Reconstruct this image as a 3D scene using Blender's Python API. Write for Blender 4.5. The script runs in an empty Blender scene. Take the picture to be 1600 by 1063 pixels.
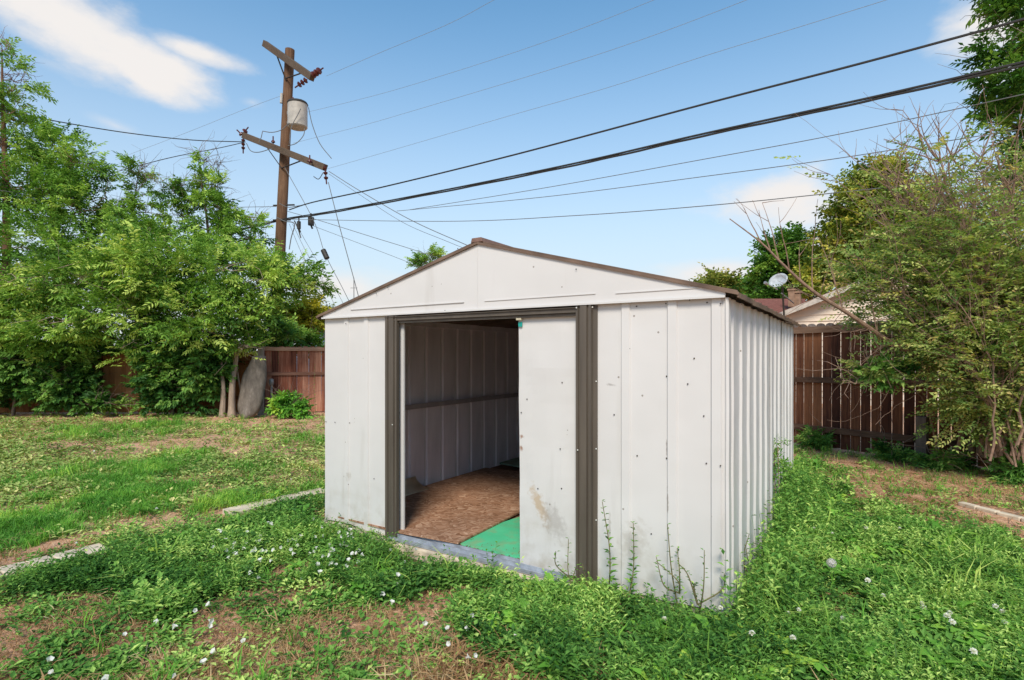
import bpy, math, random
import numpy as np
from mathutils import Vector, Matrix
# ------------------------------------------------------------------ camera, world, sun
scene = bpy.context.scene
COL = scene.collection
F, HZ, EYE = 857.0, 555.0, 1.45
cam_d = bpy.data.cameras.new('camera'); cam = bpy.data.objects.new('camera', cam_d); COL.objects.link(cam)
cam.location = (0, 0, EYE); cam.rotation_euler = (math.radians(90), 0, 0)
cam_d.sensor_width = 36; cam_d.lens = F / 1600 * 36; cam_d.shift_y = (HZ - 531.5) / 1600
cam_d.clip_start = 0.05; cam_d.clip_end = 3000
scene.camera = cam
scene.view_settings.view_transform = 'Standard'; scene.view_settings.look = 'None'
scene.view_settings.gamma = 1.0; scene.view_settings.exposure = 0.62
scene.cycles.max_bounces = 8; scene.cycles.diffuse_bounces = 7; scene.cycles.transparent_max_bounces = 8

SUN_EL, SUN_AZ = 44.0, 188.0      # azimuth from +Y clockwise: behind the camera, slightly right
sd = bpy.data.lights.new('sun', 'SUN'); so = bpy.data.objects.new('sun', sd); COL.objects.link(so)
sd.energy = 2.6; sd.angle = math.radians(18); sd.color = (1.0, 0.91, 0.78)
az, el = math.radians(SUN_AZ), math.radians(SUN_EL)
sdir = Vector((math.sin(az) * math.cos(el), math.cos(az) * math.cos(el), math.sin(el)))
so.rotation_euler = (-sdir).to_track_quat('-Z', 'Y').to_euler()

world = bpy.data.worlds.new('World'); scene.world = world; world.use_nodes = True
def build_world():
    nt = world.node_tree; nt.nodes.clear(); L = nt.links
    def N(t, **k):
        n = nt.nodes.new(t)
        for a, b in k.items(): setattr(n, a, b)
        return n
    def M(op, a, b=None, c=None, clamp=False):
        n = N('ShaderNodeMath', operation=op, use_clamp=clamp)
        for i, v in enumerate((a, b, c)):
            if v is None: continue
            if isinstance(v, (int, float)): n.inputs[i].default_value = v
            else: L.new(v, n.inputs[i])
        return n.outputs[0]
    out = N('ShaderNodeOutputWorld'); bg = N('ShaderNodeBackground'); bg.inputs['Strength'].default_value = 0.14
    sky = N('ShaderNodeTexSky', sky_type='NISHITA', sun_disc=False)
    sky.sun_elevation = el; sky.sun_rotation = az; sky.altitude = 1600; sky.air_density = 1.0; sky.dust_density = 0.6; sky.ozone_density = 2.2
    tc = N('ShaderNodeTexCoord'); vec = tc.outputs['Generated']
    n1 = N('ShaderNodeTexNoise'); n1.inputs['Scale'].default_value = 4.0; n1.inputs['Detail'].default_value = 9; n1.inputs['Roughness'].default_value = .6
    mp = N('ShaderNodeMapping'); mp.inputs['Scale'].default_value = (1, 1, 2.2); L.new(vec, mp.inputs[0]); L.new(mp.outputs[0], n1.inputs['Vector'])
    noise = M('SUBTRACT', n1.outputs['Fac'], .5)
    def dot(v):
        n = N('ShaderNodeVectorMath', operation='DOT_PRODUCT'); L.new(vec, n.inputs[0]); n.inputs[1].default_value = v; return n.outputs['Value']
    clouds = [(70, 20, 260, 72, 12, 1.0, 1.0), (190, 70, 190, 50, 14, 1.0, 1.0), (215, 105, 110, 36, 22, 1, 1.0), (310, 82, 110, 22, 4, .9, 1.0), (1235, 305, 130, 66, 0, 1.0, 1.0), (1300, 380, 150, 40, 0, .7, 1.0), (1275, 262, 55, 30, -10, .6, 1.0),
              (1560, 34, 85, 55, 10, 1.0, 1.0), (1560, 110, 50, 40, 0, .7, 1.0), (1110, 425, 120, 28, 0, .75, 1.0), (1500, 400, 160, 60, 0, .7, 1.0),
              (180, 196, 55, 16, 12, .45, 1.0), (394, 160, 26, 12, 0, .4, 1.0), (90, 103, 60, 14, 8, .3, 1.0), (520, 445, 120, 34, 0, .8, 1.0),
              (-500, 120, 300, 90, 10, 1, 1.0), (2300, 200, 300, 90, -8, 1, 1.0), (300, -500, 500, 130, 15, 1, 1), (1500, -900, 400, 160, -10, 1, 1)]
    tot = None
    for (px, py, rx, ry, rot, amt, k) in clouds:
        d = Vector(((px - 800) / F, 1, (HZ - py) / F)); ln = d.length; d.normalize()
        t1 = d.cross(Vector((0, 0, 1))).normalized(); t2 = t1.cross(d).normalized()
        r = math.radians(-rot); a1 = t1 * math.cos(r) + t2 * math.sin(r); a2 = -t1 * math.sin(r) + t2 * math.cos(r)
        s = F * ln * 1.0
        a = M('MULTIPLY', dot(a1 * (s / rx)), 1.0); b = dot(a2 * (s / ry))
        q = M('SQRT', M('ADD', M('MULTIPLY', a, a), M('MULTIPLY', b, b)))
        m = M('ADD', M('SUBTRACT', 1.0, q), M('MULTIPLY', noise, 2.7))
        m = M('MULTIPLY', M('MULTIPLY', m, 1.15, clamp=True), amt)
        front = M('GREATER_THAN', dot(d), 0.0); m = M('MULTIPLY', m, front)
        tot = m if tot is None else M('MAXIMUM', tot, m)
    sm = N('ShaderNodeMapRange', interpolation_type='SMOOTHSTEP'); L.new(tot, sm.inputs['Value'])
    sc_ = N('ShaderNodeMix', data_type='RGBA'); sc_.blend_type = 'MIX'
    tint = N('ShaderNodeMix', data_type='RGBA'); tint.blend_type = 'MULTIPLY'; tint.inputs['Factor'].default_value = 1.0
    L.new(sky.outputs[0], tint.inputs[6]); tint.inputs[7].default_value = SKYTINT
    # pale band of thin high haze towards the horizon
    sp = N('ShaderNodeSeparateXYZ'); L.new(vec, sp.inputs[0]); hz = N('ShaderNodeMapRange', interpolation_type='SMOOTHSTEP'); L.new(sp.outputs[2], hz.inputs[0])
    hz.inputs[1].default_value = .60; hz.inputs[2].default_value = -.05; hz.inputs[3].default_value = 0; hz.inputs[4].default_value = 1.0
    hm = N('ShaderNodeMix', data_type='RGBA'); L.new(hz.outputs[0], hm.inputs[0]); L.new(tint.outputs[2], hm.inputs[6]); hm.inputs[7].default_value = PALE
    L.new(sm.outputs[0], sc_.inputs['Factor']); L.new(hm.outputs[2], sc_.inputs[6]); sc_.inputs[7].default_value = CLOUD
    L.new(sc_.outputs[2], bg.inputs['Color']); L.new(bg.outputs[0], out.inputs['Surface'])
SKYTINT = (0.86, 1.20, 1.14, 1); CLOUD = (4.2, 4.05, 3.95, 1); PALE = (3.3, 3.42, 3.48, 1)
build_world()

# ------------------------------------------------------------------ helpers
R = np.random.default_rng(7); random.seed(7)
def P(px, py, Y): return np.array([(px - 800) / F * Y, Y, EYE - (py - HZ) / F * Y])
def G(px, py, z=0.0):
    Y = (EYE - z) * F / (py - HZ); return np.array([(px - 800) / F * Y, Y, z])
def tag(o, label=None, cat=None, group=None, kind=None):
    if label: o['label'] = label
    if cat: o['category'] = cat
    if group: o['group'] = group
    if kind: o['kind'] = kind
    return o
def empty(name, loc=(0, 0, 0), rz=0.0, label=None, cat=None, group=None):
    o = bpy.data.objects.new(name, None); COL.objects.link(o); o.location = loc; o.rotation_euler = (0, 0, rz)
    o.empty_display_size = .2
    return tag(o, label, cat, group)
def mesh_np(name, V, Fc, mat, parent=None, off=None, attr=None, smooth=False):
    """V (n,3), Fc (m,4) or (m,3) int arrays"""
    V = np.asarray(V, dtype=np.float32); Fc = np.asarray(Fc, dtype=np.int32)
    if off is not None: V = V - np.asarray(off, dtype=np.float32)
    me = bpy.data.meshes.new(name); k = Fc.shape[1]
    me.vertices.add(len(V)); me.vertices.foreach_set('co', V.ravel())
    me.loops.add(Fc.size); me.loops.foreach_set('vertex_index', Fc.ravel())
    me.polygons.add(len(Fc)); me.polygons.foreach_set('loop_start', np.arange(0, Fc.size, k, dtype=np.int32))
    me.polygons.foreach_set('loop_total', np.full(len(Fc), k, dtype=np.int32))
    if smooth: me.polygons.foreach_set('use_smooth', np.ones(len(Fc), dtype=bool))
    me.update(calc_edges=True)
    if not smooth: me.shade_flat()
    if attr is not None:
        for an, av in attr.items():
            a = me.attributes.new(an, 'FLOAT', 'POINT'); a.data.foreach_set('value', np.asarray(av, dtype=np.float32))
    if mat: me.materials.append(mat)
    o = bpy.data.objects.new(name, me); COL.objects.link(o)
    if parent is not None: o.parent = parent
    return o
class MB:
    def __init__(s): s.v = []; s.f = []; s.a = []; s.val = .5
    def add(s, vs, fs):
        n = len(s.v); s.v += [tuple(map(float, x)) for x in vs]; s.f += [tuple(i + n for i in f) for f in fs]; s.a += [s.val] * len(vs)
    def box(s, x0, x1, y0, y1, z0, z1):
        s.add([(x0, y0, z0), (x1, y0, z0), (x1, y1, z0), (x0, y1, z0), (x0, y0, z1), (x1, y0, z1), (x1, y1, z1), (x0, y1, z1)],
              [(0, 3, 2, 1), (4, 5, 6, 7), (0, 1, 5, 4), (1, 2, 6, 5), (2, 3, 7, 6), (3, 0, 4, 7)])
    def bar(s, a, b, w, h, up=(0, 0, 1)):
        a = Vector(a); b = Vector(b); d = (b - a).normalized(); up = Vector(up)
        if abs(d.dot(up)) > .98: up = Vector((1, 0, 0))
        sx = d.cross(up).normalized() * w / 2; uz = sx.cross(d).normalized() * h / 2
        vs = [p + i * sx + j * uz for p in (a, b) for i, j in ((-1, -1), (1, -1), (1, 1), (-1, 1))]
        s.add(vs, [(0, 1, 2, 3), (7, 6, 5, 4), (0, 4, 5, 1), (1, 5, 6, 2), (2, 6, 7, 3), (3, 7, 4, 0)])
    def tube(s, pts, rad, n=8, cap=True):
        pts = [Vector(p) for p in pts]
        if not hasattr(rad, '__len__'): rad = [rad] * len(pts)
        base = []; vs = []
        u = None
        for i, p in enumerate(pts):
            d = (pts[min(i + 1, len(pts) - 1)] - pts[max(i - 1, 0)])
            d = d.normalized() if d.length > 1e-9 else Vector((0, 0, 1))
            if u is None: u = d.cross(Vector((.31, .12, .93))); u = u.normalized() if u.length > .05 else d.cross(Vector((1, 0, 0))).normalized()
            else: u = (u - d * u.dot(d)).normalized()
            w = d.cross(u)
            for k in range(n):
                t = 2 * math.pi * k / n; vs.append(p + (u * math.cos(t) + w * math.sin(t)) * rad[i])
        fs = [(i * n + k, i * n + (k + 1) % n, (i + 1) * n + (k + 1) % n, (i + 1) * n + k) for i in range(len(pts) - 1) for k in range(n)]
        if cap: fs += [tuple(range(n - 1, -1, -1)), tuple(range((len(pts) - 1) * n, len(pts) * n))]
        s.add(vs, fs)
    def lathe(s, prof, c=(0, 0, 0), n=16):
        vs = []; c = Vector(c)
        for r, z in prof:
            for k in range(n):
                t = 2 * math.pi * k / n; vs.append(c + Vector((r * math.cos(t), r * math.sin(t), z)))
        m = len(prof)
        fs = [(i * n + k, i * n + (k + 1) % n, (i + 1) * n + (k + 1) % n, (i + 1) * n + k) for i in range(m - 1) for k in range(n)]
        fs += [tuple(range(n - 1, -1, -1)), tuple(range((m - 1) * n, m * n))]
        s.add(vs, fs)
    def slab(s, poly, t=(0, 0, .01)):
        """extrude planar polygon by vector t"""
        n = len(poly); t = Vector(t); vs = [Vector(p) for p in poly] + [Vector(p) + t for p in poly]
        s.add(vs, [tuple(range(n - 1, -1, -1)), tuple(range(n, 2 * n))] + [(i, (i + 1) % n, n + (i + 1) % n, n + i) for i in range(n)])
    def build(s, name, mat, parent=None, off=None, smooth=False, bevel=0):
        me = bpy.data.meshes.new(name)
        vs = s.v if off is None else [(x - off[0], y - off[1], z - off[2]) for x, y, z in s.v]
        me.from_pydata(vs, [], s.f); me.validate()
        a = me.attributes.new('v', 'FLOAT', 'POINT')
        if len(me.vertices) == len(s.a): a.data.foreach_set('value', s.a)
        if not smooth: me.shade_flat()
        if smooth:
            me.polygons.foreach_set('use_smooth', [True] * len(me.polygons))
            try: me.set_sharp_from_angle(angle=math.radians(40))
            except Exception: pass
        me.materials.append(mat)
        o = bpy.data.objects.new(name, me); COL.objects.link(o)
        if parent is not None: o.parent = parent
        if bevel:
            b = o.modifiers.new('bevel', 'BEVEL'); b.width = bevel; b.segments = 2; b.limit_method = 'ANGLE'
        return o
def smooth_pts(pts, k=8):
    pts = [np.array(p, float) for p in pts]; out = []
    n = len(pts)
    for i in range(n - 1):
        p0 = pts[i - 1] if i else 2 * pts[0] - pts[1]; p1 = pts[i]; p2 = pts[i + 1]; p3 = pts[i + 2] if i + 2 < n else 2 * pts[-1] - pts[-2]
        for j in range(k):
            t = j / k
            out.append(.5 * ((2 * p1) + (-p0 + p2) * t + (2 * p0 - 5 * p1 + 4 * p2 - p3) * t * t + (-p0 + 3 * p1 - 3 * p2 + p3) * t ** 3))
    out.append(pts[-1]); return out
# numpy value noise
_tab = R.random((256, 256))
def vnoise(x, y, s=1.0, o=0):
    x = np.asarray(x) / s + 37.3 + o * 17.7; y = np.asarray(y) / s + 91.1 + o * 5.3
    xi = np.floor(x).astype(int); yi = np.floor(y).astype(int); fx = x - xi; fy = y - yi
    fx = fx * fx * (3 - 2 * fx); fy = fy * fy * (3 - 2 * fy)
    g = lambda a, b: _tab[a % 256, b % 256]
    return (g(xi, yi) * (1 - fx) + g(xi + 1, yi) * fx) * (1 - fy) + (g(xi, yi + 1) * (1 - fx) + g(xi + 1, yi + 1) * fx) * fy
def fbm(x, y, s, o=0): return vnoise(x, y, s, o) * .5 + vnoise(x, y, s / 2, o + 1) * .3 + vnoise(x, y, s / 4, o + 2) * .2

# ------------------------------------------------------------------ materials
class NT:
    def __init__(s, name):
        s.m = bpy.data.materials.new(name); s.m.use_nodes = True; s.t = s.m.node_tree; s.t.nodes.clear()
        s.out = s.n('ShaderNodeOutputMaterial')
    def n(s, t, **k):
        x = s.t.nodes.new(t)
        for a, b in k.items(): setattr(x, a, b)
        return x
    def l(s, a, b): s.t.links.new(a, b)
    def co(s): return s.n('ShaderNodeTexCoord').outputs['Object']
    def noise(s, scale, detail=4, stretch=None, rough=.55, vec=None):
        v = vec or s.co()
        if stretch:
            m = s.n('ShaderNodeMapping'); m.inputs['Scale'].default_value = stretch; s.l(v, m.inputs[0]); v = m.outputs[0]
        x = s.n('ShaderNodeTexNoise'); x.inputs['Scale'].default_value = scale; x.inputs['Detail'].default_value = detail; x.inputs['Roughness'].default_value = rough
        s.l(v, x.inputs['Vector']); return x.outputs['Fac']
    def ramp(s, fac, stops, interp='LINEAR'):
        r = s.n('ShaderNodeValToRGB'); e = r.color_ramp.elements; r.color_ramp.interpolation = interp
        while len(e) < len(stops): e.new(.5)
        for i, (p, c) in enumerate(stops):
            e[i].position = p; e[i].color = (c if hasattr(c, '__len__') else (c, c, c)) + (() if hasattr(c, '__len__') and len(c) == 4 else (1,)) if hasattr(c, '__len__') else (c, c, c, 1)
        s.l(fac, r.inputs[0]); return r.outputs[0]
    def mix(s, f, a, b, mode='MIX'):
        x = s.n('ShaderNodeMix', data_type='RGBA'); x.blend_type = mode
        for i, v in ((0, f), (6, a), (7, b)):
            if isinstance(v, (int, float)): x.inputs[i].default_value = v
            elif isinstance(v, tuple): x.inputs[i].default_value = v + (1,) if len(v) == 3 else v
            else: s.l(v, x.inputs[i])
        return x.outputs[2]
    def mathn(s, op, a, b=0.0, clamp=False):
        x = s.n('ShaderNodeMath', operation=op, use_clamp=clamp)
        for i, v in enumerate((a, b)):
            if isinstance(v, (int, float)): x.inputs[i].default_value = v
            else: s.l(v, x.inputs[i])
        return x.outputs[0]
    def attr(s, name): return s.n('ShaderNodeAttribute', attribute_name=name).outputs['Fac']
    def bump(s, h, strength=.3, dist=.01):
        b = s.n('ShaderNodeBump'); b.inputs['Strength'].default_value = strength; b.inputs['Distance'].default_value = dist; s.l(h, b.inputs['Height']); return b.outputs[0]
    def finish(s, col, rough=.8, metal=0.0, normal=None, spec=.5):
        p = s.n('ShaderNodeBsdfPrincipled')
        if isinstance(col, tuple): p.inputs['Base Color'].default_value = col + (1,)
        else: s.l(col, p.inputs['Base Color'])
        if isinstance(rough, (int, float)): p.inputs['Roughness'].default_value = rough
        else: s.l(rough, p.inputs['Roughness'])
        p.inputs['Metallic'].default_value = metal; p.inputs['Specular IOR Level'].default_value = spec
        if normal is not None: s.l(normal, p.inputs['Normal'])
        s.l(p.outputs[0], s.out.inputs[0]); return s.m
def leaf_mat(name, stops, trans=.27, rough=.55, gain=(1.6, 1.4, 1.25)):
    if gain: stops = [(p, tuple(min(.8, c * g) for c, g in zip(col, gain))) for p, col in stops]
    t = NT(name); col = t.ramp(t.attr('v'), stops)
    p = t.n('ShaderNodeBsdfPrincipled'); t.l(col, p.inputs['Base Color']); p.inputs['Roughness'].default_value = rough; p.inputs['Specular IOR Level'].default_value = .15
    tr = t.n('ShaderNodeBsdfTranslucent'); t.l(t.mix(1.0, col, (1.15, 1.2, .55), 'MULTIPLY'), tr.inputs[0])
    mx = t.n('ShaderNodeMixShader'); mx.inputs[0].default_value = trans
    t.l(p.outputs[0], mx.inputs[1]); t.l(tr.outputs[0], mx.inputs[2]); t.l(mx.outputs[0], t.out.inputs[0]); return t.m
def simple(name, col, rough=.7, metal=0.0, var=.25, scale=8, stretch=None, bump=.15, spec=.4):
    t = NT(name); n = t.noise(scale, 5, stretch)
    c = t.mix(t.ramp(n, [(.3, 0.0), (.7, 1.0)]), tuple(x * (1 - var) for x in col), tuple(min(1, x * (1 + var)) for x in col))
    return t.finish(c, rough, metal, t.bump(n, bump, .004), spec)
def wood_mat(name, dark, mid, light, z=True):
    t = NT(name); st = (14, 14, .7) if z else (1, 14, 14)
    n1 = t.noise(3.0, 6, st, .65); n2 = t.noise(1.3, 3); v = t.attr('v')
    f = t.mathn('ADD', t.mathn('MULTIPLY', n1, .75), t.mathn('MULTIPLY', v, .5)); f = t.mathn('ADD', f, t.mathn('MULTIPLY', n2, .35)); f = t.mathn('SUBTRACT', f, .3, True)
    c = t.ramp(f, [(.2, dark), (.5, mid), (.8, light)])
    return t.finish(c, .85, 0, t.bump(n1, .5, .004), .25)
def white_metal(name, stains=()):
    t = NT(name); co = t.co()
    n = t.noise(1.2, 3); big = t.ramp(n, [(.3, (.57, .55, .53)), (.7, (.625, .605, .585))])
    # tiny chips
    vo = t.n('ShaderNodeTexVoronoi'); vo.inputs['Scale'].default_value = 9; t.l(co, vo.inputs['Vector'])
    nn = t.noise(5, 2)
    chip = t.mathn('LESS_THAN', t.mathn('ADD', vo.outputs['Distance'], t.mathn('MULTIPLY', nn, -.10)), .003)
    c = t.mix(chip, big, (.28, .25, .22))
    # dirt streaks, vertical and sparse
    st = t.noise(7, 5, (1, 1, .12)); c = t.mix(t.ramp(st, [(.60, 0.0), (.8, .32)]), c, (.36, .33, .29))
    # splash dirt low on the panel
    sx = t.n('ShaderNodeSeparateXYZ'); t.l(co, sx.inputs[0])
    low = t.n('ShaderNodeMapRange'); t.l(sx.outputs[2], low.inputs[0]); low.inputs[1].default_value = .45; low.inputs[2].default_value = .0; low.inputs[3].default_value = 0; low.inputs[4].default_value = .8
    dn = t.mathn('MULTIPLY', low.outputs[0], t.ramp(t.noise(9, 5), [(.45, 0.0), (.7, 1.0)]))
    c = t.mix(dn, c, (.40, .36, .29))
    for (x, z, rx, rz, rot, colr, amt) in stains:
        mp = t.n('ShaderNodeMapping'); mp.vector_type = 'TEXTURE'; mp.inputs['Location'].default_value = (x, 0, z); mp.inputs['Rotation'].default_value = (0, rot, 0); mp.inputs['Scale'].default_value = (rx, 1000, rz)
        t.l(co, mp.inputs[0]); ln = t.n('ShaderNodeVectorMath', operation='LENGTH'); t.l(mp.outputs[0], ln.inputs[0])
        q = t.mathn('ADD', t.mathn('SUBTRACT', 1.0, ln.outputs['Value']), t.mathn('MULTIPLY', t.mathn('SUBTRACT', t.noise(30, 5), .5), 2.4))
        c = t.mix(t.mathn('MULTIPLY', t.mathn('MULTIPLY', q, 1.5, True), amt), c, colr)
    b1 = t.noise(2.2, 2); b2 = t.noise(60, 3)
    return t.finish(c, .42, 0, t.bump(t.mathn('ADD', b1, t.mathn('MULTIPLY', b2, .01)), .4, .02), .35)

M_white = white_metal('white_painted_metal', [(2.612, 1.27, .03, .010, .1, (.30, .28, .26), .8), (2.948, .93, .006, .06, 0, (.20, .17, .15), .8), (2.955, .62, .007, .09, 0, (.25, .21, .17), .7), (2.75, .34, .10, .16, .3, (.42, .38, .33), .45), (.30, .45, .03, .05, 0, (.4, .37, .32), .5), (2.60, .40, .012, .12, 0, (.32, .28, .24), .5)])
M_door = white_metal('white_painted_door_metal', [(.16, .42, .05, .16, -.5, (.42, .27, .12), .6), (.27, .33, .09, .14, -.5, (.30, .27, .25), .45), (.02, .78, .02, .02, 0, (.25, .1, .04), .8), (.02, .86, .02, .015, 0, (.25, .1, .04), .8)])
M_brown = simple('brown_painted_metal', (.092, .075, .058), .5, 0, .22, 3, (6, 6, .5), .1)
M_roof = simple('weathered_brown_roof_metal', (.15, .095, .065), .6, 0, .4, 5)
M_inside = simple('unpainted_metal_inside', (.76, .68, .72), .55, 0.0, .15, 3, (2, 2, .4), .05)
M_insrib = simple('unpainted_rib_edge', (.60, .57, .56), .5, 0.0, .15, 4)
M_track = simple('galvanised_track', (.40, .43, .48), .4, .35, .3, 14)
M_conc = simple('pale_concrete', (.56, .46, .34), .95, 0, .35, 9, None, .5)
M_rot = simple('rotten_wood', (.16, .07, .035), .95, 0, .6, 40, None, .8)
M_screw = simple('rusty_screw', (.05, .035, .03), .6, .3, .5, 60)
M_wscrew = simple('pale_screw', (.7, .68, .62), .5, .1, .2, 60)
M_fence_r = wood_mat('dark_brown_fence_wood', (.03, .010, .006), (.125, .042, .022), (.30, .115, .05))
M_rail_r = wood_mat('weathered_rail_wood', (.05, .024, .014), (.15, .075, .045), (.30, .18, .115), False)
M_fence_l = wood_mat('red_brown_fence_wood', (.07, .02, .012), (.24, .078, .045), (.52, .26, .17))
M_rail_l = wood_mat('red_brown_rail_wood', (.14, .06, .04), (.30, .15, .10), (.48, .29, .2), False)
M_fence_o = wood_mat('orange_brown_fence_wood', (.12, .045, .015), (.30, .125, .045), (.42, .20, .08))
M_post_grey = wood_mat('grey_post_wood', (.14, .10, .08), (.26, .20, .17), (.38, .31, .26))
M_pole = wood_mat('utility_pole_wood', (.05, .026, .015), (.14, .075, .042), (.27, .16, .095))
M_arm = wood_mat('crossarm_wood', (.04, .026, .018), (.10, .07, .048), (.19, .135, .095), False)
M_insul = simple('brown_porcelain', (.09, .022, .018), .25, 0, .3, 20)
M_wire = simple('black_cable', (.03, .028, .026), .6, 0, .2, 30)
M_thin = simple('grey_wire', (.13, .13, .13), .6, 0, .2, 30)
M_faint = simple('pale_thin_wire', (.24, .27, .30), .5, 0, .2, 30)
M_steel = simple('dull_galvanised_steel', (.28, .28, .28), .5, .4, .25, 10)
M_dark = simple('dark_hardware', (.04, .035, .03), .6, .2, .3, 20)
M_tank = simple('pale_grey_tank_paint', (.43, .39, .34), .5, 0, .2, 5)
M_bark = simple('grey_brown_bark', (.16, .115, .085), .95, 0, .45, 12, (1, 1, .3), .8)
M_bark_red = simple('red_brown_bark', (.19, .10, .065), .95, 0, .4, 12, (1, 1, .3), .8)
M_bark_pale = simple('pale_bark', (.36, .27, .2), .9, 0, .3, 12, (1, 1, .3), .6)
M_twig = simple('dry_twig_bark', (.27, .17, .12), .9, 0, .35, 20)
M_teal = simple('teal_sticker', (.01, .28, .24), .5, 0, .3, 80)
M_beige = simple('beige_plastic', (.5, .45, .33), .5, 0, .2, 80)
def osb():
    t = NT('oriented_strand_board'); v = t.co()
    vo = t.n('ShaderNodeTexVoronoi'); vo.inputs['Scale'].default_value = 28
    nz = t.n('ShaderNodeTexNoise'); nz.inputs['Scale'].default_value = 6; t.l(v, nz.inputs['Vector'])
    mx = t.n('ShaderNodeMix', data_type='RGBA'); mx.blend_type = 'ADD'; mx.inputs[0].default_value = .25; t.l(v, mx.inputs[6]); t.l(nz.outputs['Color'], mx.inputs[7])
    mp = t.n('ShaderNodeMapping'); mp.inputs['Scale'].default_value = (1, 2.6, 1); t.l(mx.outputs[2], mp.inputs[0]); t.l(mp.outputs[0], vo.inputs['Vector'])
    sp = t.n('ShaderNodeSeparateColor'); t.l(vo.outputs['Color'], sp.inputs[0])
    c = t.ramp(sp.outputs[0], [(0.0, (.22, .105, .055)), (.4, (.36, .19, .11)), (.75, (.44, .25, .155)), (1.0, (.58, .38, .26))])
    c = t.mix(t.ramp(t.noise(2.5, 4), [(.35, 0.0), (.75, .55)]), c, (.16, .085, .05))
    c = t.mix(t.ramp(t.noise(35, 4), [(.66, 0.0), (.72, .7)]), c, (.06, .03, .02))
    return t.finish(c, .8, 0, t.bump(sp.outputs[1], .2, .003), .25)
M_osb = osb()
def green_board():
    t = NT('green_painted_board'); c = t.ramp(t.noise(3, 4), [(.3, (.075, .50, .25)), (.7, (.11, .60, .31))])
    c = t.mix(t.ramp(t.noise(7, 5), [(.50, 0.0), (.68, .7)]), c, (.26, .40, .20)); c = t.mix(t.ramp(t.noise(2.2, 6, None, .7), [(.5, 0.0), (.75, .55)]), c, (.20, .30, .17))
    c = t.mix(t.ramp(t.noise(48, 3), [(.70, 0.0), (.73, .8)]), c, (.03, .08, .05))
    return t.finish(c, .6, 0, t.bump(t.noise(30, 3), .1, .003), .3)
M_green = green_board()
M_green_dull = simple('dusty_green_board', (.17, .24, .17), .85, 0, .3, 6)
M_card = simple('tan_sheet', (.78, .64, .44), .8, 0, .15, 6)
M_gpanel = None
LM_elm = leaf_mat('elm_leaf', [(.1, (.034, .090, .014)), (.4, (.095, .20, .030)), (.65, (.17, .30, .055)), (.9, (.32, .44, .11))], .3, .5, (1.55, 1.5, 1.35))
LM_lime = leaf_mat('bright_elm_leaf', [(.1, (.034, .085, .014)), (.4, (.095, .20, .032)), (.65, (.19, .32, .06)), (.95, (.38, .47, .13))], .3, .5, (1.6, 1.52, 1.35))
LM_vine = leaf_mat('dark_vine_leaf', [(.1, (.016, .055, .014)), (.45, (.042, .12, .028)), (.7, (.08, .19, .045)), (.95, (.16, .28, .07))], .3, .5, (1.8, 1.6, 1.3))
LM_dark = leaf_mat('deep_green_leaf', [(.1, (.016, .06, .010)), (.45, (.045, .13, .02)), (.7, (.085, .20, .03)), (.95, (.16, .29, .05))], .3)
LM_olive = leaf_mat('olive_green_leaf', [(.1, (.04, .07, .014)), (.45, (.11, .16, .03)), (.7, (.18, .23, .045)), (.95, (.32, .28, .08))])
LM_yellow = leaf_mat('yellow_green_leaf', [(.1, (.12, .17, .02)), (.45, (.30, .32, .03)), (.7, (.48, .42, .03)), (.95, (.62, .50, .05))], gain=None)
LM_bush = leaf_mat('small_bush_leaf', [(.1, (.03, .08, .022)), (.35, (.095, .19, .055)), (.6, (.19, .29, .095)), (.8, (.32, .39, .16)), (1.0, (.40, .34, .16))], .35, .6, (2.15, 1.7, 1.5))
LM_weed = leaf_mat('broad_weed_leaf', [(.05, (.016, .060, .014)), (.35, (.055, .145, .032)), (.65, (.125, .25, .06)), (.95, (.33, .44, .15))], .27, .65, (1.75, 1.65, 1.3))
LM_fine = leaf_mat('fine_weed_leaf', [(.05, (.03, .12, .02)), (.4, (.06, .20, .03)), (.7, (.10, .28, .045)), (.95, (.2, .36, .06))], .25, .5, (2.1, 1.65, 1.3))
LM_lawn = leaf_mat('pale_lawn_leaf', [(.05, (.09, .16, .05)), (.4, (.17, .27, .09)), (.7, (.26, .36, .15)), (.95, (.42, .44, .24))], .2, .5, (1.75, 1.45, 1.1))
LM_straw = leaf_mat('dry_straw', [(.05, (.22, .11, .05)), (.4, (.40, .24, .11)), (.7, (.52, .36, .18)), (.95, (.62, .48, .28))], .15, gain=None)
LM_petal = leaf_mat('white_petal', [(0.0, (.80, .78, .76)), (1.0, (.85, .83, .82))], .3, gain=None)

# ------------------------------------------------------------------ leaf / plant templates
def quad_leaf(p, d, L, w, droop=.0, fold=.25, up=(0, 0, 1)):
    p = np.array(p, float); d = np.array(d, float); d /= np.linalg.norm(d) + 1e-9
    s = np.cross(d, np.array(up, float))
    if np.linalg.norm(s) < 1e-3: s = np.array([1., 0, 0])
    s /= np.linalg.norm(s); u = np.cross(s, d)
    m = p + d * L * .42 + u * fold * w * .5; e = p + d * L + np.array([0, 0, -droop * L])
    return [p, m + s * w / 2, e, m - s * w / 2]
def spray(rng, n=10, tl=.32, L=.085, w=.026, droop=.5, spread=1.0, fan=.7, tipcluster=0):
    V = []
    for i in range(n):
        t = (i + .6) / n; x = tl * t; z = -.12 * tl * t * t * 2 + rng.normal(0, .01)
        side = 1 if i % 2 else -1
        a = side * (fan + rng.normal(0, .25)); p = (x, 0, z)
        if i == n - 1: a = rng.normal(0, .2)
        d = (math.cos(a), math.sin(a), -droop * (.4 + rng.random() * .9) + .15)
        tw = rng.normal(0, .45)
        V += quad_leaf(p, d, L * (.75 + .5 * rng.random()), w * (.8 + .4 * rng.random()), droop * .25, .3, (math.sin(tw) * .8, rng.normal(0, .3), 1))
    return np.array(V)
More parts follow.
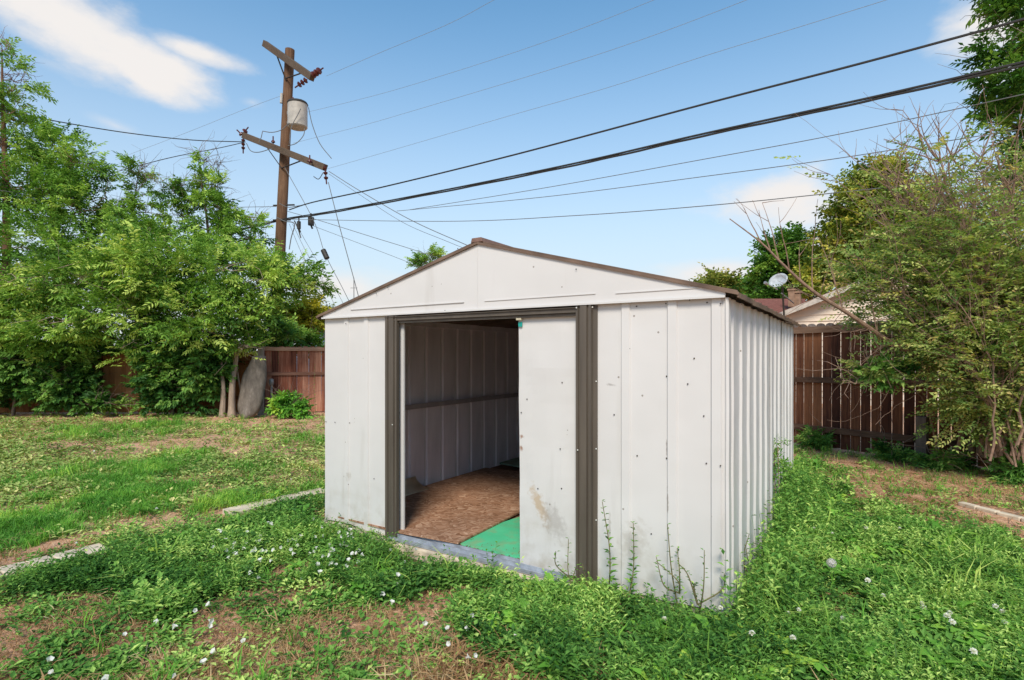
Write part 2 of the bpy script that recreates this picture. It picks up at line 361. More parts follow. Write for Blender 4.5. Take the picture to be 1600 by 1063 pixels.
def make_templates(k, fn, *a, **kw):
    return [fn(np.random.default_rng(100 + i), *a, **kw) for i in range(k)]
def scatter(temps, pos, yaw, pitch, roll, scale, vbase, rng, vleaf=.10):
    """replicate quad templates; returns V, F, attr"""
    pos = np.asarray(pos); n = len(pos); ti = rng.integers(0, len(temps), n); VV = []; AA = []
    cy, sy, cp, sp, cr, sr = np.cos(yaw), np.sin(yaw), np.cos(pitch), np.sin(pitch), np.cos(roll), np.sin(roll)
    # R = Rz(yaw) * Ry(-pitch) * Rx(roll)
    Rm = np.empty((n, 3, 3))
    Rm[:, 0, 0] = cy * cp; Rm[:, 0, 1] = -sy * cr - cy * sp * sr; Rm[:, 0, 2] = sy * sr - cy * sp * cr
    Rm[:, 1, 0] = sy * cp; Rm[:, 1, 1] = cy * cr - sy * sp * sr; Rm[:, 1, 2] = -cy * sr - sy * sp * cr
    Rm[:, 2, 0] = sp; Rm[:, 2, 1] = cp * sr; Rm[:, 2, 2] = cp * cr
    for k, T in enumerate(temps):
        idx = np.nonzero(ti == k)[0]
        if len(idx) == 0: continue
        W = np.einsum('nij,mj->nmi', Rm[idx], T) * scale[idx][:, None, None] + pos[idx][:, None, :]
        VV.append(W.reshape(-1, 3)); nl = len(T) // 4
        a = np.repeat(vbase[idx][:, None], nl, 1) + rng.normal(0, vleaf, (len(idx), nl)); AA.append(np.repeat(a.ravel(), 4))
    V = np.concatenate(VV); A = np.clip(np.concatenate(AA), 0, 1); Fc = np.arange(len(V)).reshape(-1, 4)
    return V, Fc, A
T_elm = make_templates(6, spray, n=13, tl=.30, L=.090, w=.038, droop=.55, fan=.95)
T_ash = make_templates(5, spray, n=11, tl=.22, L=.085, w=.038, droop=.7, fan=1.0)
T_vine = make_templates(4, spray, n=7, tl=.20, L=.085, w=.065, droop=.9)
T_far = make_templates(4, spray, n=7, tl=.40, L=.14, w=.08, droop=.8)
T_small = make_templates(6, spray, n=13, tl=.22, L=.042, w=.024, droop=.35, fan=.9)

T_maple = make_templates(5, spray, n=8, tl=.26, L=.09, w=.062, droop=.5, fan=1.2)
LM_maple = leaf_mat('maple_leaf', [(.1, (.038, .075, .012)), (.4, (.12, .18, .025)), (.65, (.21, .27, .04)), (.9, (.36, .36, .07))])
def crown_points(blobs, n, rng, sub=.28, per=9, shell=.55):
    """clumped points within ellipsoids: returns pos, outward dir, clump value"""
    vol = np.array([b[3] * b[4] * b[5] for b in blobs]) ** (2 / 3); pr = vol / vol.sum()
    P_, D_, C_ = [], [], []
    m = max(1, n // per)
    bi = rng.choice(len(blobs), m, p=pr)
    for k in bi:
        b = blobs[k]; c = np.array(b[:3]); r = np.array(b[3:6])
        d = rng.normal(size=3); d /= np.linalg.norm(d); rr = (shell + (1 - shell) * rng.random()) * (.82 + .33 * rng.random())
        q = c + d * r * rr; sr = sub * (.6 + .8 * rng.random()) * min(1, r.min() / .5 + .2); cv = rng.normal(0, .24) + .10 * d[2]
        pts = q + rng.normal(size=(per, 3)) * sr * np.array([1, 1, .7]) * .6
        P_.append(pts); dd = d * .8 + rng.normal(size=(per, 3)) * .45; D_.append(dd); C_.append(np.full(per, cv))
    return np.concatenate(P_), np.concatenate(D_), np.concatenate(C_)
def limb(mb, a, b, r0, r1, rng, wob=.12, k=5, n=6):
    a = np.array(a, float); b = np.array(b, float); L = np.linalg.norm(b - a); pts = []
    for i in range(k + 1):
        t = i / k; p = a + (b - a) * t
        if 0 < i < k: p = p + rng.normal(size=3) * wob * L / k
        p = p + np.array([0, 0, .12 * L * math.sin(math.pi * t) * .6]); pts.append(p)
    mb.tube(pts, [r0 + (r1 - r0) * i / k for i in range(k + 1)], n, False); return pts
def bl(px, py, Y, rpx, rpz, ry=None):
    s = Y / F; c = P(px, py, Y); rx = rpx * s; return (c[0], c[1], c[2], rx, ry if ry else (rx + rpz * s) / 2, rpz * s)
def tree(name, label, cat, group, trunk, r0, blobs, n, temps, lm, bark, seed, scale=1.0, sub=.28, shell=.5, v0=.5, extra=None, branches=7, twigs=True, zmin=.12, flat=False):
    rng = np.random.default_rng(seed); base = np.array(trunk[0])
    root = empty(name, tuple(base), 0, label, cat, group)
    mb = MB(); tp = smooth_pts(trunk, 4); nn = len(tp)
    mb.tube(tp, [r0 * (1.2 if i == 0 else 1) * max(.05, 1 - .96 * i / (nn - 1)) for i in range(nn)], 9)
    if extra:
        for e in extra: ep = smooth_pts(e[0], 4); mb.tube(ep, [e[1] * (1 - .7 * i / (len(ep) - 1)) for i in range(len(ep))], 8)
    for b in blobs:
        c = np.array(b[:3]); ds = [np.linalg.norm(p - c) + max(0, p[2] - c[2]) * 2 for p in tp]; j = int(np.argmin(ds)); j = max(1, j)
        rr = r0 * max(.1, 1 - .96 * j / (nn - 1)) * .6
        lp = limb(mb, tp[j], c, rr, rr * .4, rng)
        for q in range(branches):
            d = rng.normal(size=3); d /= np.linalg.norm(d); d[2] = abs(d[2]) * .8 - .1; e = c + d * np.array(b[3:6]) * .92
            s0 = lp[rng.integers(2, len(lp))]; ll = limb(mb, s0, e, rr * .35, .006, rng, .25, 5, 5)
            if twigs:
                for w in range(3):
                    s1 = ll[rng.integers(2, len(ll))]; limb(mb, s1, s1 + rng.normal(size=3) * .28 + np.array([0, 0, .1]), .006, .002, rng, .2, 3, 3)
    mb.build('trunk', bark, root, base, True)
    pos, dr, cv = crown_points(blobs, n, rng, sub * .85, 12, shell * .75)
    pos[:, 2] = np.maximum(pos[:, 2], zmin)
    yaw = np.arctan2(dr[:, 1], dr[:, 0]); pitch = np.clip(dr[:, 2] * .7 + rng.normal(0, .3, len(pos)), -.7, 1.3) + .3
    m = len(pos); V, Fc, A = scatter(temps, pos, yaw, pitch, rng.normal(0, .6, m), scale * (.7 + .6 * rng.random(m)), v0 + cv + rng.normal(0, .08, m), rng)
    V[:, 2] = np.maximum(V[:, 2], .02)
    mesh_np('crown', V, Fc, lm, root, base, {'v': A})
    return root

# ------------------------------------------------------------------ the ground
TH = .565; cT, sT = math.cos(TH), math.sin(TH); W_, D_, H_ = 3.27, 3.55, 1.76
A_ = np.array([1.156, 2.96]); B_ = A_ - W_ * np.array([cT, -sT])
def shed_local(x, y):
    dx, dy = x - B_[0], y - B_[1]; return dx * cT - dy * sT, dx * sT + dy * cT
def pix(x, y): return 800 + F * x / y, HZ + F * EYE / y
def blobmask(px, py, lst):
    m = np.zeros_like(px)
    for (cx, cy, rx, ry, rot, v) in lst:
        r = math.radians(rot); dx, dy = px - cx, py - cy; a = (dx * math.cos(r) + dy * math.sin(r)) / rx; b = (-dx * math.sin(r) + dy * math.cos(r)) / ry
        q = np.clip(1.35 - np.sqrt(a * a + b * b), 0, 1) / .7; m = np.maximum(m, np.clip(q, 0, 1) * v)
    return m
# areas of the yard, given where they lie seen from the camera spot (image x, y on level ground)
LUSH = [(330, 880, 330, 55, -17, 1), (120, 930, 150, 40, -14, 1), (480, 820, 110, 50, -10, 1), (640, 880, 200, 40, 12, .95), (950, 1000, 240, 80, 6, .95), (560, 930, 110, 40, 0, .8),
        (1330, 930, 330, 130, 8, 1), (1260, 760, 60, 60, 60, 1), (1520, 880, 200, 50, 6, .9), (1100, 1010, 260, 90, 0, 1), (980, 965, 120, 40, 5, .9), (1500, 1030, 300, 80, 0, 1)]
FINE = [(130, 780, 190, 34, -6, 1), (230, 735, 120, 22, -6, .9), (200, 675, 140, 13, -5, .7), (430, 740, 60, 14, 0, .7), (480, 690, 40, 16, 0, .6), (60, 830, 110, 28, -8, .8), (400, 790, 120, 22, -10, .8), (1250, 740, 45, 50, 60, .9), (330, 668, 120, 8, 0, .5)]
BARE = [(1440, 762, 240, 46, 8, 1), (250, 700, 160, 8, -4, .8), (90, 700, 90, 8, 0, .7), (400, 700, 90, 9, 0, .8), (140, 850, 120, 10, -14, .8), (320, 815, 90, 8, -10, .7), (480, 665, 60, 8, 0, .8), (90, 1010, 170, 22, -6, .9), (560, 960, 130, 30, 0, .75), (560, 1030, 220, 45, 0, 1), (300, 1030, 120, 25, 0, .8), (80, 965, 120, 26, -4, 1), (170, 1000, 130, 18, -8, .9), (480, 990, 170, 45, -8, 1), (660, 1050, 70, 25, 0, 1), (250, 985, 120, 24, -14, .9), (370, 890, 60, 12, -5, .8), (1420, 745, 190, 32, 6, 1), (1560, 780, 100, 22, 10, .9), (400, 655, 150, 13, 3, 1), (120, 652, 150, 5, 0, 1), (1310, 790, 26, 24, 0, .8), (1000, 955, 60, 10, 10, .6),
        (480, 930, 50, 16, 0, .6), (540, 1010, 90, 40, 0, .9), (350, 680, 200, 8, 0, .5)]
def ground_fields(x, y):
    px, py = pix(x, y); jx = (fbm(x, y, .6, 3) - .5) * 420 / np.maximum(y, 1.5); jy = (fbm(x, y, .5, 9) - .5) * 200 / np.maximum(y, 1.5)
    l = blobmask(px + jx, py + jy, LUSH); f = blobmask(px + jx, py + jy, FINE); b = blobmask(px + jx, py + jy, BARE)
    b = b * np.clip((fbm(x, y, .42, 21) - .30) / .10, .2, 1); f = f * np.clip((fbm(x, y, .8, 23) - .34) / .12, .1, 1); l = l * np.clip((fbm(x, y, .6, 25) - .30) / .10, .25, 1)
    lawn = np.clip((800 - py) / 60, 0, 1) * (px < 600) + .35
    n = fbm(x, y, .35, 5)
    lush = np.clip(l * (1 - .95 * b) + (n - .5) * .7 * (.4 + .6 * l), 0, 1); fine = np.clip(f + (n - .55) * .6 * (.5 + f), 0, 1) * (1 - .8 * b)
    return lush, fine * np.clip((y - 3.3) / .8, .12, 1), b, np.clip(lawn * (1 - .6 * b) + (n - .5), 0, 1)
def gz(x, y):
    x = np.asarray(x, float); y = np.asarray(y, float)
    h = (fbm(x, y, 1.1, 2) - .5) * .05 + (fbm(x, y, .22, 6) - .5) * .022
    sx, sy = shed_local(x, y); ins = np.clip(np.minimum(np.minimum(sx + .25, W_ + .25 - sx), np.minimum(sy + .25, D_ + .25 - sy)) / .2, 0, 1)
    near = np.exp(-((y - 6) / 14) ** 2)
    return h * near * (1 - ins) - .10 * ins * 0 - .06 * ins
def nonuni(lo, hi, step, far):
    a = np.arange(lo, hi + 1e-6, step); e = []; s = step; x = hi
    while x < far: s *= 1.35; x += s; e.append(x)
    b = []; s = step; x = lo
    while x > -far: s *= 1.35; x -= s; b.append(x)
    return np.concatenate([np.array(b[::-1]), a, np.array(e)])
def build_ground():
    xs = nonuni(-9, 7.5, .045, 700); ys = nonuni(1.2, 11, .045, 1200); ys = ys[ys > -60]
    X, Y = np.meshgrid(xs, ys); Z = gz(X, Y); Z[np.abs(X) > 60] = -.02; Z[Y > 60] = -.02; Z[Y < -1] = 0
    V = np.stack([X, Y, Z], -1).reshape(-1, 3); h, w = X.shape; i = np.arange(h * w).reshape(h, w)
    Fc = np.stack([i[:-1, :-1], i[:-1, 1:], i[1:, 1:], i[1:, :-1]], -1).reshape(-1, 4)
    Ys = np.maximum(Y, 1.0); l, f, b, lw = ground_fields(X, Ys)
    g = np.clip(np.maximum(l, f * .9), 0, 1); far = np.clip((Y - 2) / 12, 0, 1); g = np.maximum(g, lw * .35 * (Y > 4))
    t = NT('yard_soil'); co = t.co(); n1 = t.noise(2.2, 6); n2 = t.noise(28, 6, None, .7); n3 = t.noise(9, 5)
    soil = t.ramp(n2, [(.3, (.42, .20, .115)), (.5, (.66, .37, .225)), (.7, (.76, .50, .33))])
    straw = t.ramp(t.noise(60, 4, (1, .35, 1)), [(.35, (.26, .14, .08)), (.55, (.50, .31, .18)), (.7, (.60, .42, .26))])
    c = t.mix(t.ramp(n3, [(.50, 0.0), (.70, .5)]), soil, straw)
    green = t.ramp(n2, [(.3, (.03, .055, .018)), (.6, (.075, .12, .035)), (.8, (.12, .15, .06))])
    gf = t.mathn('ADD', t.attr('green'), t.mathn('MULTIPLY', t.mathn('SUBTRACT', n3, .5), .5))
    c = t.mix(t.ramp(gf, [(.25, 0.0), (.65, .85)]), c, green)
    m = t.finish(c, .97, 0, t.bump(t.mathn('ADD', n2, t.mathn('MULTIPLY', n3, .8)), .9, .03), .15)
    o = mesh_np('ground', V, Fc, m, None, None, {'green': g.ravel()}, True); tag(o, kind='structure')
build_ground()

# ------------------------------------------------------------------ the shed
SH = empty('garden_shed', (B_[0], B_[1], 0), -TH, 'white ribbed metal garden shed with brown trim, low gable roof and open sliding door', 'shed')
def s_of(px): u = (px - 800) / F; return (-B_[0] + B_[1] * u) / (cT + sT * u)
def sz(px, py): s = s_of(px); return s, EYE - (py - HZ) / F * (B_[1] - sT * s)
def ribbed(length, z0, z1, ribs, rw=.05, rh=.016, seed=0, dent=.003, rows=26, bend=None):
    """profile in x with outward (-y) ribs; returns V,F ; origin x=0"""
    xs = [0.0]; ys = [0.0]
    for r in ribs:
        for dx, dy in ((-rw * .56, 0), (-rw * .42, -rh), (rw * .42, -rh), (rw * .56, 0)):
            xs.append(r + dx); ys.append(dy)
    xs.append(length); ys.append(0.0)
    X = []; Yp = []
    for i in range(len(xs) - 1):
        k = max(1, int((xs[i + 1] - xs[i]) / .05))
        for j in range(k): X.append(xs[i] + (xs[i + 1] - xs[i]) * j / k); Yp.append(ys[i] + (ys[i + 1] - ys[i]) * j / k)
    X.append(xs[-1]); Yp.append(ys[-1]); X = np.array(X); Yp = np.array(Yp); Z = np.linspace(z0, z1, rows)
    XX, ZZ = np.meshgrid(X, Z); YY = np.repeat(Yp[None], rows, 0) + (fbm(XX + seed * 3, ZZ, .35, seed) - .5) * dent * 2.5
    ZZ[0] += (fbm(X + seed, X * 0, .25, seed) - .5) * .05
    V = np.stack([XX, YY, ZZ], -1).reshape(-1, 3); h, w = XX.shape; i = np.arange(h * w).reshape(h, w)
    Fc = np.stack([i[:-1, :-1], i[:-1, 1:], i[1:, 1:], i[1:, :-1]], -1).reshape(-1, 4)
    return V, Fc
def sheet(name, V, Fc, mat, thick=.002, inner=None, label=None):
    o = mesh_np(name, V, Fc, mat, SH); md = o.modifiers.new('thickness', 'SOLIDIFY'); md.thickness = thick; md.offset = -1
    if inner: o.data.materials.append(inner); md.material_offset = 1; md.material_offset_rim = 0
    if label: o['label'] = label
    return o
sP0, sP1, sD0, sD1, sQ0, sQ1 = s_of(603), s_of(624), s_of(808), s_of(904), s_of(903), s_of(934)
WB = .04
# front panels
V, Fc = ribbed(sP0 + .02, WB, H_, [s_of(542), s_of(573)], .05, .011, 1, .0013); sheet('front_panel', V, Fc, M_white, inner=M_inside)
V, Fc = ribbed(W_ - sQ1 + .02, WB, H_, [s_of(983) - sQ1, s_of(1056) - sQ1, W_ - sQ1 - .03], .055, .011, 2, .0014); V[:, 0] += sQ1 - .02
sheet('front_panel', V, Fc, M_white, inner=M_inside)
# right side wall: ribs point outward (+x)
ribs = [.03] + [.16 + .262 * i for i in range(13)]
V, Fc = ribbed(D_, WB, H_, ribs, .075, .014, 3, .003, 26); V2 = V.copy(); V2[:, 0] = W_ - V[:, 1]; V2[:, 1] = V[:, 0]; sheet('side_wall', V2, Fc, M_white, inner=M_inside)
# seams: a few overlap edges on the right wall
mb = MB()
for yy in (.93, 1.66, 2.45, 3.2): mb.box(W_ + .004, W_ + .0085, yy, yy + .03, WB + .01, H_ - .01)
mb.build('panel_seams', M_white, SH)
# left side wall
V, Fc = ribbed(D_, WB, H_, ribs, .06, .018, 4, .004, 26); V2 = V.copy(); V2[:, 0] = V[:, 1]; V2[:, 1] = D_ - V[:, 0]; sheet('side_wall', V2, Fc, M_white, inner=M_inside)
mb = MB()                                     # rib edges seen from inside
for r in ribs[1:]:
    yy = D_ - r; mb.box(.008, .014, yy - .036, yy - .029, WB, H_ - .02)
mb.build('inner_rib_edges', M_insrib, SH)
V, Fc = ribbed(W_, WB, H_, [.2 + .28 * i for i in range(11)], .05, .016, 5); V2 = V.copy(); V2[:, 0] = W_ - V[:, 0]; V2[:, 1] = D_ - V[:, 1]; sheet('back_wall', V2, Fc, M_white, inner=M_inside)
M_rail_in = simple('dull_inner_rail', (.38, .33, .34), .6, .1, .2, 6)
# mid rails inside
mb = MB(); mb.box(.02, .05, .05, D_ - .05, .90, .945); mb.box(.045, .06, .05, D_ - .05, .935, .95); mb.build('inner_rail', M_rail_in, SH)
mb = MB(); mb.box(.006, .03, .03, D_ - .03, H_ - .015, H_ + .045); mb.build('wall_plate', M_inside, SH)
mb = MB(); mb.box(W_ - .05, W_ - .02, .05, D_ - .05, .90, .945); mb.build('inner_rail', M_brown, SH)
# gables
PK = 2.22; mid = W_ / 2
for (y0, nm) in ((-.022, 'front'), (D_ + .012, 'back')):
    mb = MB()
    mb.slab([(-.0, y0, H_), (mid - .003, y0, H_), (mid - .003, y0, PK), (0, y0, H_ + .03)], (0, .01, 0))
    mb.slab([(mid, y0 - .003, H_), (W_, y0 - .003, H_), (W_, y0 - .003, H_ + .03), (mid, y0 - .003, PK)], (0, .01, 0))
    # folded lower flange and a shallow pressed crease
    mb.bar((0, y0 - .008, H_ + .004), (W_, y0 - .008, H_ + .004), .018, .012)
    for (a, b, z) in ((.35, mid - .12, H_ + .062), (mid + .06, W_ - .75, H_ + .062), (W_ - .62, W_ - .12, H_ + .058)):
        if nm == 'front': mb.bar((a, y0 - .005, z), (b, y0 - .005, z + .002), .007, .0045)
    mb.build('gable_panel', M_white, SH)
# roof: two thin slabs with ribs
OV = .03; rise = (PK - H_ - .03) / mid
for sgn in (0, 1):
    mb = MB(); xe = -.06; ze = H_ + .035 + rise * xe
    nseg = 13; ys = np.linspace(-OV, D_ + .06, nseg + 1)
    for i in range(nseg):
        dz0 = random.uniform(-.004, .004)
        pe = [(xe, ys[i], ze + dz0), (mid, ys[i], PK + .012), (mid, ys[i + 1] + .004, PK + .012), (xe, ys[i + 1] + .004, ze + dz0)]
        if sgn: pe = [(W_ - p[0], p[1], p[2]) for p in pe][::-1]
        mb.slab(pe, (0, 0, .006))
        q = [(xe, ys[i], ze + .007), (mid, ys[i], PK + .019), (mid, ys[i] + .03, PK + .019), (xe, ys[i] + .03, ze + .007)]
        if sgn: q = [(W_ - p[0], p[1], p[2]) for p in q][::-1]
        mb.slab(q, (0, 0, .008))
    mb.build('roof_panel', M_roof, SH)
    f = (lambda p: (W_ - p[0], p[1], p[2])) if sgn else (lambda p: p)
    mb = MB(); mb.bar(f((xe - .01, -OV - .004, ze - .004)), f((mid, -OV - .004, PK + .008)), .010, .015); mb.build('roof_trim', M_roof, SH)
    mb = MB(); k = 9; ys2 = np.linspace(-OV, D_ + .06, k)
    for i in range(k - 1):
        mb.bar(f((xe - .004, ys2[i], ze - .012 + random.uniform(-.006, .004))), f((xe - .004, ys2[i + 1], ze - .012 + random.uniform(-.006, .006))), .008, .026)
    mb.build('eave_trim', M_roof, SH)
mb = MB()
mb.slab([(mid - .05, -OV - .012, PK + .012), (mid - .04, -OV - .012, PK + .044), (mid + .04, -OV - .012, PK + .044), (mid + .05, -OV - .012, PK + .012)], (0, D_ + .16, 0))
mb.build('ridge_cap', simple('rusty_ridge_cap', (.19, .11, .085), .7, 0, .3, 12), SH, bevel=.004)
# header and posts
mb = MB(); mb.box(sP0 + .02, sQ0 + .01, -.028, -.006, 1.715, H_ - .012); mb.box(sP0 + .02, sQ0 + .01, -.040, -.0285, 1.742, H_ - .014); mb.box(sP0 + .02, sQ0 + .01, -.012, .03, 1.696, 1.712)
mb.build('door_header', M_brown, SH)
def post(x0, x1, z0, z1, flange):
    mb = MB(); w = x1 - x0
    pr = [(0, 0), (0, -.032), (.10, -.032), (.13, -.022), (.20, -.022), (.23, -.036), (.55, -.036), (.58, -.024), (.63, -.024), (.66, -.036), (.78, -.036), (.81, -.012), (1, -.010), (1, 0)]
    if flange < 0: pr = [(1 - a, b) for a, b in pr][::-1]
    mb.slab([(x0 + a * w, b, z0) for a, b in pr], (0, 0, z1 - z0)); return mb.build('door_post', M_brown, SH)
post(sP0, sP1, .03, H_ - .006, -1); post(sQ0, sQ1, -.02, H_ - .006, 1)
# sliding doors
V, Fc = ribbed(sD1 - sD0 + .02, 0, 1.665, [], seed=7, dent=.006, rows=30); V[:, 0] += 0; V[:, 0] += (1 - V[:, 2] / 1.665) * .012
dr = mesh_np('sliding_door', V, Fc, M_door, SH); dr.location = (sD0, .018, .045); md = dr.modifiers.new('thickness', 'SOLIDIFY'); md.thickness = .018; md.offset = -1
dr['label'] = 'white sliding door panel stained near its lower edge'
mb = MB(); mb.box(-.004, .036, -.03, -.004, 1.636, 1.664); mb.build('roller_guide', M_beige, dr, bevel=.004)
mb = MB(); mb.box(.006, .034, -.012, -.006, 1.594, 1.626); mb.build('sticker', M_teal, dr)
dr2e = MB(); dr2e.box(sP0 - .35, sP1 + .016, .03, .045, .05, 1.70); dr2 = dr2e.build('sliding_door', M_white, SH); dr2['label'] = 'sliding door pushed open behind the left panel'
# track and sill
mb = MB()
mb.box(sP1 - .04, sQ0 - .05, -.075, .045, .035, .045); mb.box(sP1 - .04, sQ0 - .05, -.078, -.068, .0455, .062); mb.box(sP1 - .04, sQ0 - .05, -.02, -.012, .0455, .07); mb.box(sP1 - .04, sQ0 - .05, .035, .043, .0455, .07)
mb.build('door_track', M_track, SH)
mb = MB(); mb.box(-.04, W_ + .03, -.10, D_ + .03, -.15, .030); fd = mb.build('foundation', M_conc, SH, bevel=.01)
mb = MB(); mb.box(.03, W_ - .03, .05, D_ - .03, .0305, .058); mb.build('subfloor', M_rot, SH)
mb = MB()
rr = np.random.default_rng(5)
for i in range(260):
    x = rr.uniform(sP1, sD0 + .3); y = rr.uniform(.045, .2); a = rr.uniform(0, 3.14); l = rr.uniform(.008, .03)
    mb.val = rr.random(); mb.bar((x, y, .062 + rr.random() * .008), (x + l * math.cos(a), y + l * math.sin(a), .064 + rr.random() * .012), .006, .003)
mb.build('wood_debris', M_rot, SH)['kind'] = 'stuff'
# screws
sm = MB(); sm.lathe([(.0042, 0), (.0042, .002), (.0025, .0038)], n=8); proto = sm.build('screw', M_screw, SH); proto_w = sm.build('screw', M_wscrew, SH)
first = {id(proto): True, id(proto_w): True}
def screw(px, py, yy=-.004, white=False, sc=1.0):
    p = proto_w if white else proto
    if first[id(p)]: o = p; first[id(p)] = False
    else: o = p.copy(); COL.objects.link(o); o.parent = SH
    s, z = sz(px, py); o.location = (s, yy, z); o.rotation_euler = (math.radians(90), 0, 0); o.scale = (sc, sc, 1)
for (x, y) in ((510, 659), (524, 660), (547, 661), (572, 663), (996, 712), (1042, 716), (1104, 724), (1042, 588), (984, 545), (1100, 650), (995, 479), (1105, 473), (545, 757), (585, 748), (1085, 560), (960, 648), (1018, 834), (1075, 600)): screw(x, y)
for (x, y) in ((1042, 475), (1127, 727), (543, 506), (1127, 475)): screw(x, y, -.018)
for (x, y) in ((612, 492), (904, 476), (904, 422), (611, 450), (593, 460), (720, 390), (1080, 470), (700, 486)): screw(x, y, -.034)
for (x, y) in ((933, 596), (933, 701), (933, 812), (907, 702), (619, 663), (905, 482), (930, 481)): screw(x, y, -.014 if x > 930 else -.04, True, 1.1)
for (x, y) in ((877, 598), (874, 702), (876, 764), (839, 764), (822, 624), (813, 645)): screw(x, y, .012)

# boards lying on the shed floor (own things)
def slocal(px, py, z):
    g = G(px, py, z); a, b = shed_local(g[0], g[1]); return (a, b)
def floor_slab(name, label, cat, poly, z, th, mat, bevel=.0):
    e = MB(); pts = []
    for (a, b) in poly:
        x = B_[0] + a * cT + b * sT; y = B_[1] - a * sT + b * cT; pts.append((x, y, z))
    c = pts[0]; e.slab([(p[0] - c[0], p[1] - c[1], 0) for p in pts][::1], (0, 0, th)); o = e.build(name, mat); o.location = c
    return tag(o, label, cat)
q1 = slocal(628, 832, .09); q2 = slocal(716, 848, .09); q3 = slocal(812, 800, .09)
dx, dy = q3[0] - q2[0], q3[1] - q2[1]
q4 = (q2[0] + dx * 2.1, q2[1] + dy * 2.1)
floor_slab('strand_board', 'large brown strand board sheet covering most of the shed floor', 'board', [(.05, q1[1] + .02), (q1[0], q1[1]), q2, q4, (2.2, 2.45), (.06, 2.3)], .078, .013, M_osb)
g1 = (1.30, .065); g2 = (sD1 + .1, .055)
floor_slab('green_board', 'bright green painted board just inside the shed doorway', 'board', [g1, g2, (3.1, .06), (3.15, 1.3), (g1[0] + .2, 1.3)], .062, .012, M_green)
floor_slab('green_board', 'dusty dull green board at the back of the shed floor', 'board', [(.10, 2.55), (1.6, 2.35), (1.7, 3.45), (.12, 3.48)], .095, .02, M_green_dull)
# curled tan sheet
def curl():
    o0 = np.array([.06, .60]); V = []; n = 10
    for i in range(n + 1):
        t = i / n; x = .035 + .15 * (1 - t) ** 1.8; z = .094 + .115 * t ** 1.6
        for y in (.55, 1.15): V.append((x, y - .05 * t, z))
    Fc = [(2 * i, 2 * i + 1, 2 * i + 3, 2 * i + 2) for i in range(n)]
    W = []
    for (a, b, z) in V: W.append((B_[0] + a * cT + b * sT, B_[1] - a * sT + b * cT, z))
    c = W[0]; o = mesh_np('curled_sheet', W, Fc, M_card, None, c, smooth=True); o.location = c
    m = o.modifiers.new('t', 'SOLIDIFY'); m.thickness = .004; tag(o, 'tan curled sheet scrap against the inner left wall of the shed', 'sheet')
curl()

# ------------------------------------------------------------------ fences
def fence(name, label, p0, p1, h, boards_m, rail_m, post_m, bw, gap, rails, posts, side=-1, seed=1, cap=False, zb=.03, scallop=False, post_label=None):
    p0 = np.array(p0); p1 = np.array(p1); L = np.linalg.norm(p1 - p0); a = math.atan2(*(p1 - p0)[::-1]); rng = np.random.default_rng(seed)
    root = empty(name, (p0[0], p0[1], 0), a, label, 'fence'); mb = MB(); x = 0
    while x < L:
        w = bw * (1 + rng.normal(0, .04)); mb.val = float(np.clip(rng.normal(.5, .28), 0, 1)); t = rng.normal(0, .003); hh = h + rng.normal(0, .012)
        vs = []; tl = rng.normal(0, .006); g = gap * rng.uniform(.7, 1.35)
        x0, x1 = x + g / 2, x + w - g / 2; y0 = t - .009; y1 = t + .009
        mb.slab([(x0, y0, zb), (x1, y0, zb + rng.normal(0, .01)), (x1 + tl, y0, hh - .03), (x1 + tl - .03, y0, hh), (x0 + tl + .03, y0, hh), (x0 + tl, y0, hh - .03)], (0, y1 - y0, 0)); x += w
    mb.build('boards', boards_m, root)
    for (z, hw) in rails:
        x = 0; seg = 2.4; mb = MB(); z0 = z
        while x < L:
            xe = min(L, x + seg); mb.val = rng.random(); z1 = z + rng.normal(0, .012); mb.bar((x, side * .036, z0), (xe - .004, side * .036, z1), .038, hw); z0 = z1; x = xe
        mb.build('rail', rail_m, root, bevel=.004)
    if cap:
        mb = MB(); mb.val = .4; mb.box(0, L, side * .06 - .02, side * .06 + .02, h - .10, h - .015)
        mb.build('top_rail', rail_m, root, bevel=.004)
    for (x, w, z) in posts:
        mb = MB(); mb.val = rng.random(); mb.box(x - w / 2, x + w / 2, side * .057 - (w if side < 0 else 0), side * .057 + (0 if side < 0 else w), -.05, z); o = mb.build('post', post_m, root, bevel=.005)
    return root
F1 = np.array([4.54, 8.8]); fd_ = np.array([.623, -.782])
fence('wooden_fence', 'dark brown wooden fence with light gaps between boards, right of the shed', F1 - fd_ * 3.2, F1 + fd_ * 7.5, 1.90, M_fence_r, M_rail_r, M_post_grey, .133, .012,
      [(.30, .09), (1.05, .085), (1.84, .10)], [(3.2 + 1.72, .12, .62), (3.2 - 1.2, .1, 1.85), (3.2 + 4.1, .1, 1.85)], side=-1, seed=3)
fr_ = bpy.data.objects['wooden_fence']; mb = MB()
for i in range(80):
    x = i * .135; mb.val = random.random(); mb.slab([(x + .004, .02, 1.86)] + [(x + .0675 - .0635 * math.cos(math.pi * k / 8), .02, 1.90 + .045 * math.sin(math.pi * k / 8)) for k in range(9)] + [(x + .131, .02, 1.86)], (0, .02, 0))
mb.build('scalloped_edging', M_post_grey, fr_)
Lp = P(405, 640, 13.35); Rp = P(512, 640, 13.9)
fence('wooden_fence', 'red brown wooden fence with two rails, just left of the shed', Lp[:2], P(640, 640, 14.6)[:2], 1.66, M_fence_l, M_rail_l, M_post_grey, .145, .002,
      [(1.60, .09), (.99, .08)], [], side=-1, seed=5)
fl = bpy.data.objects['wooden_fence.001']
mb = MB(); mb.val = .8; mb.box(-.02, .12, -.18, -.06, -.05, 1.66); o = mb.build('post', M_post_grey, fl, bevel=.006); o['label'] = 'weathered grey end post'
mb = MB(); mb.val = .15; mb.box(1.50, 1.62, -.17, -.06, -.05, 1.72); mb.build('post', M_fence_l, fl, bevel=.006)
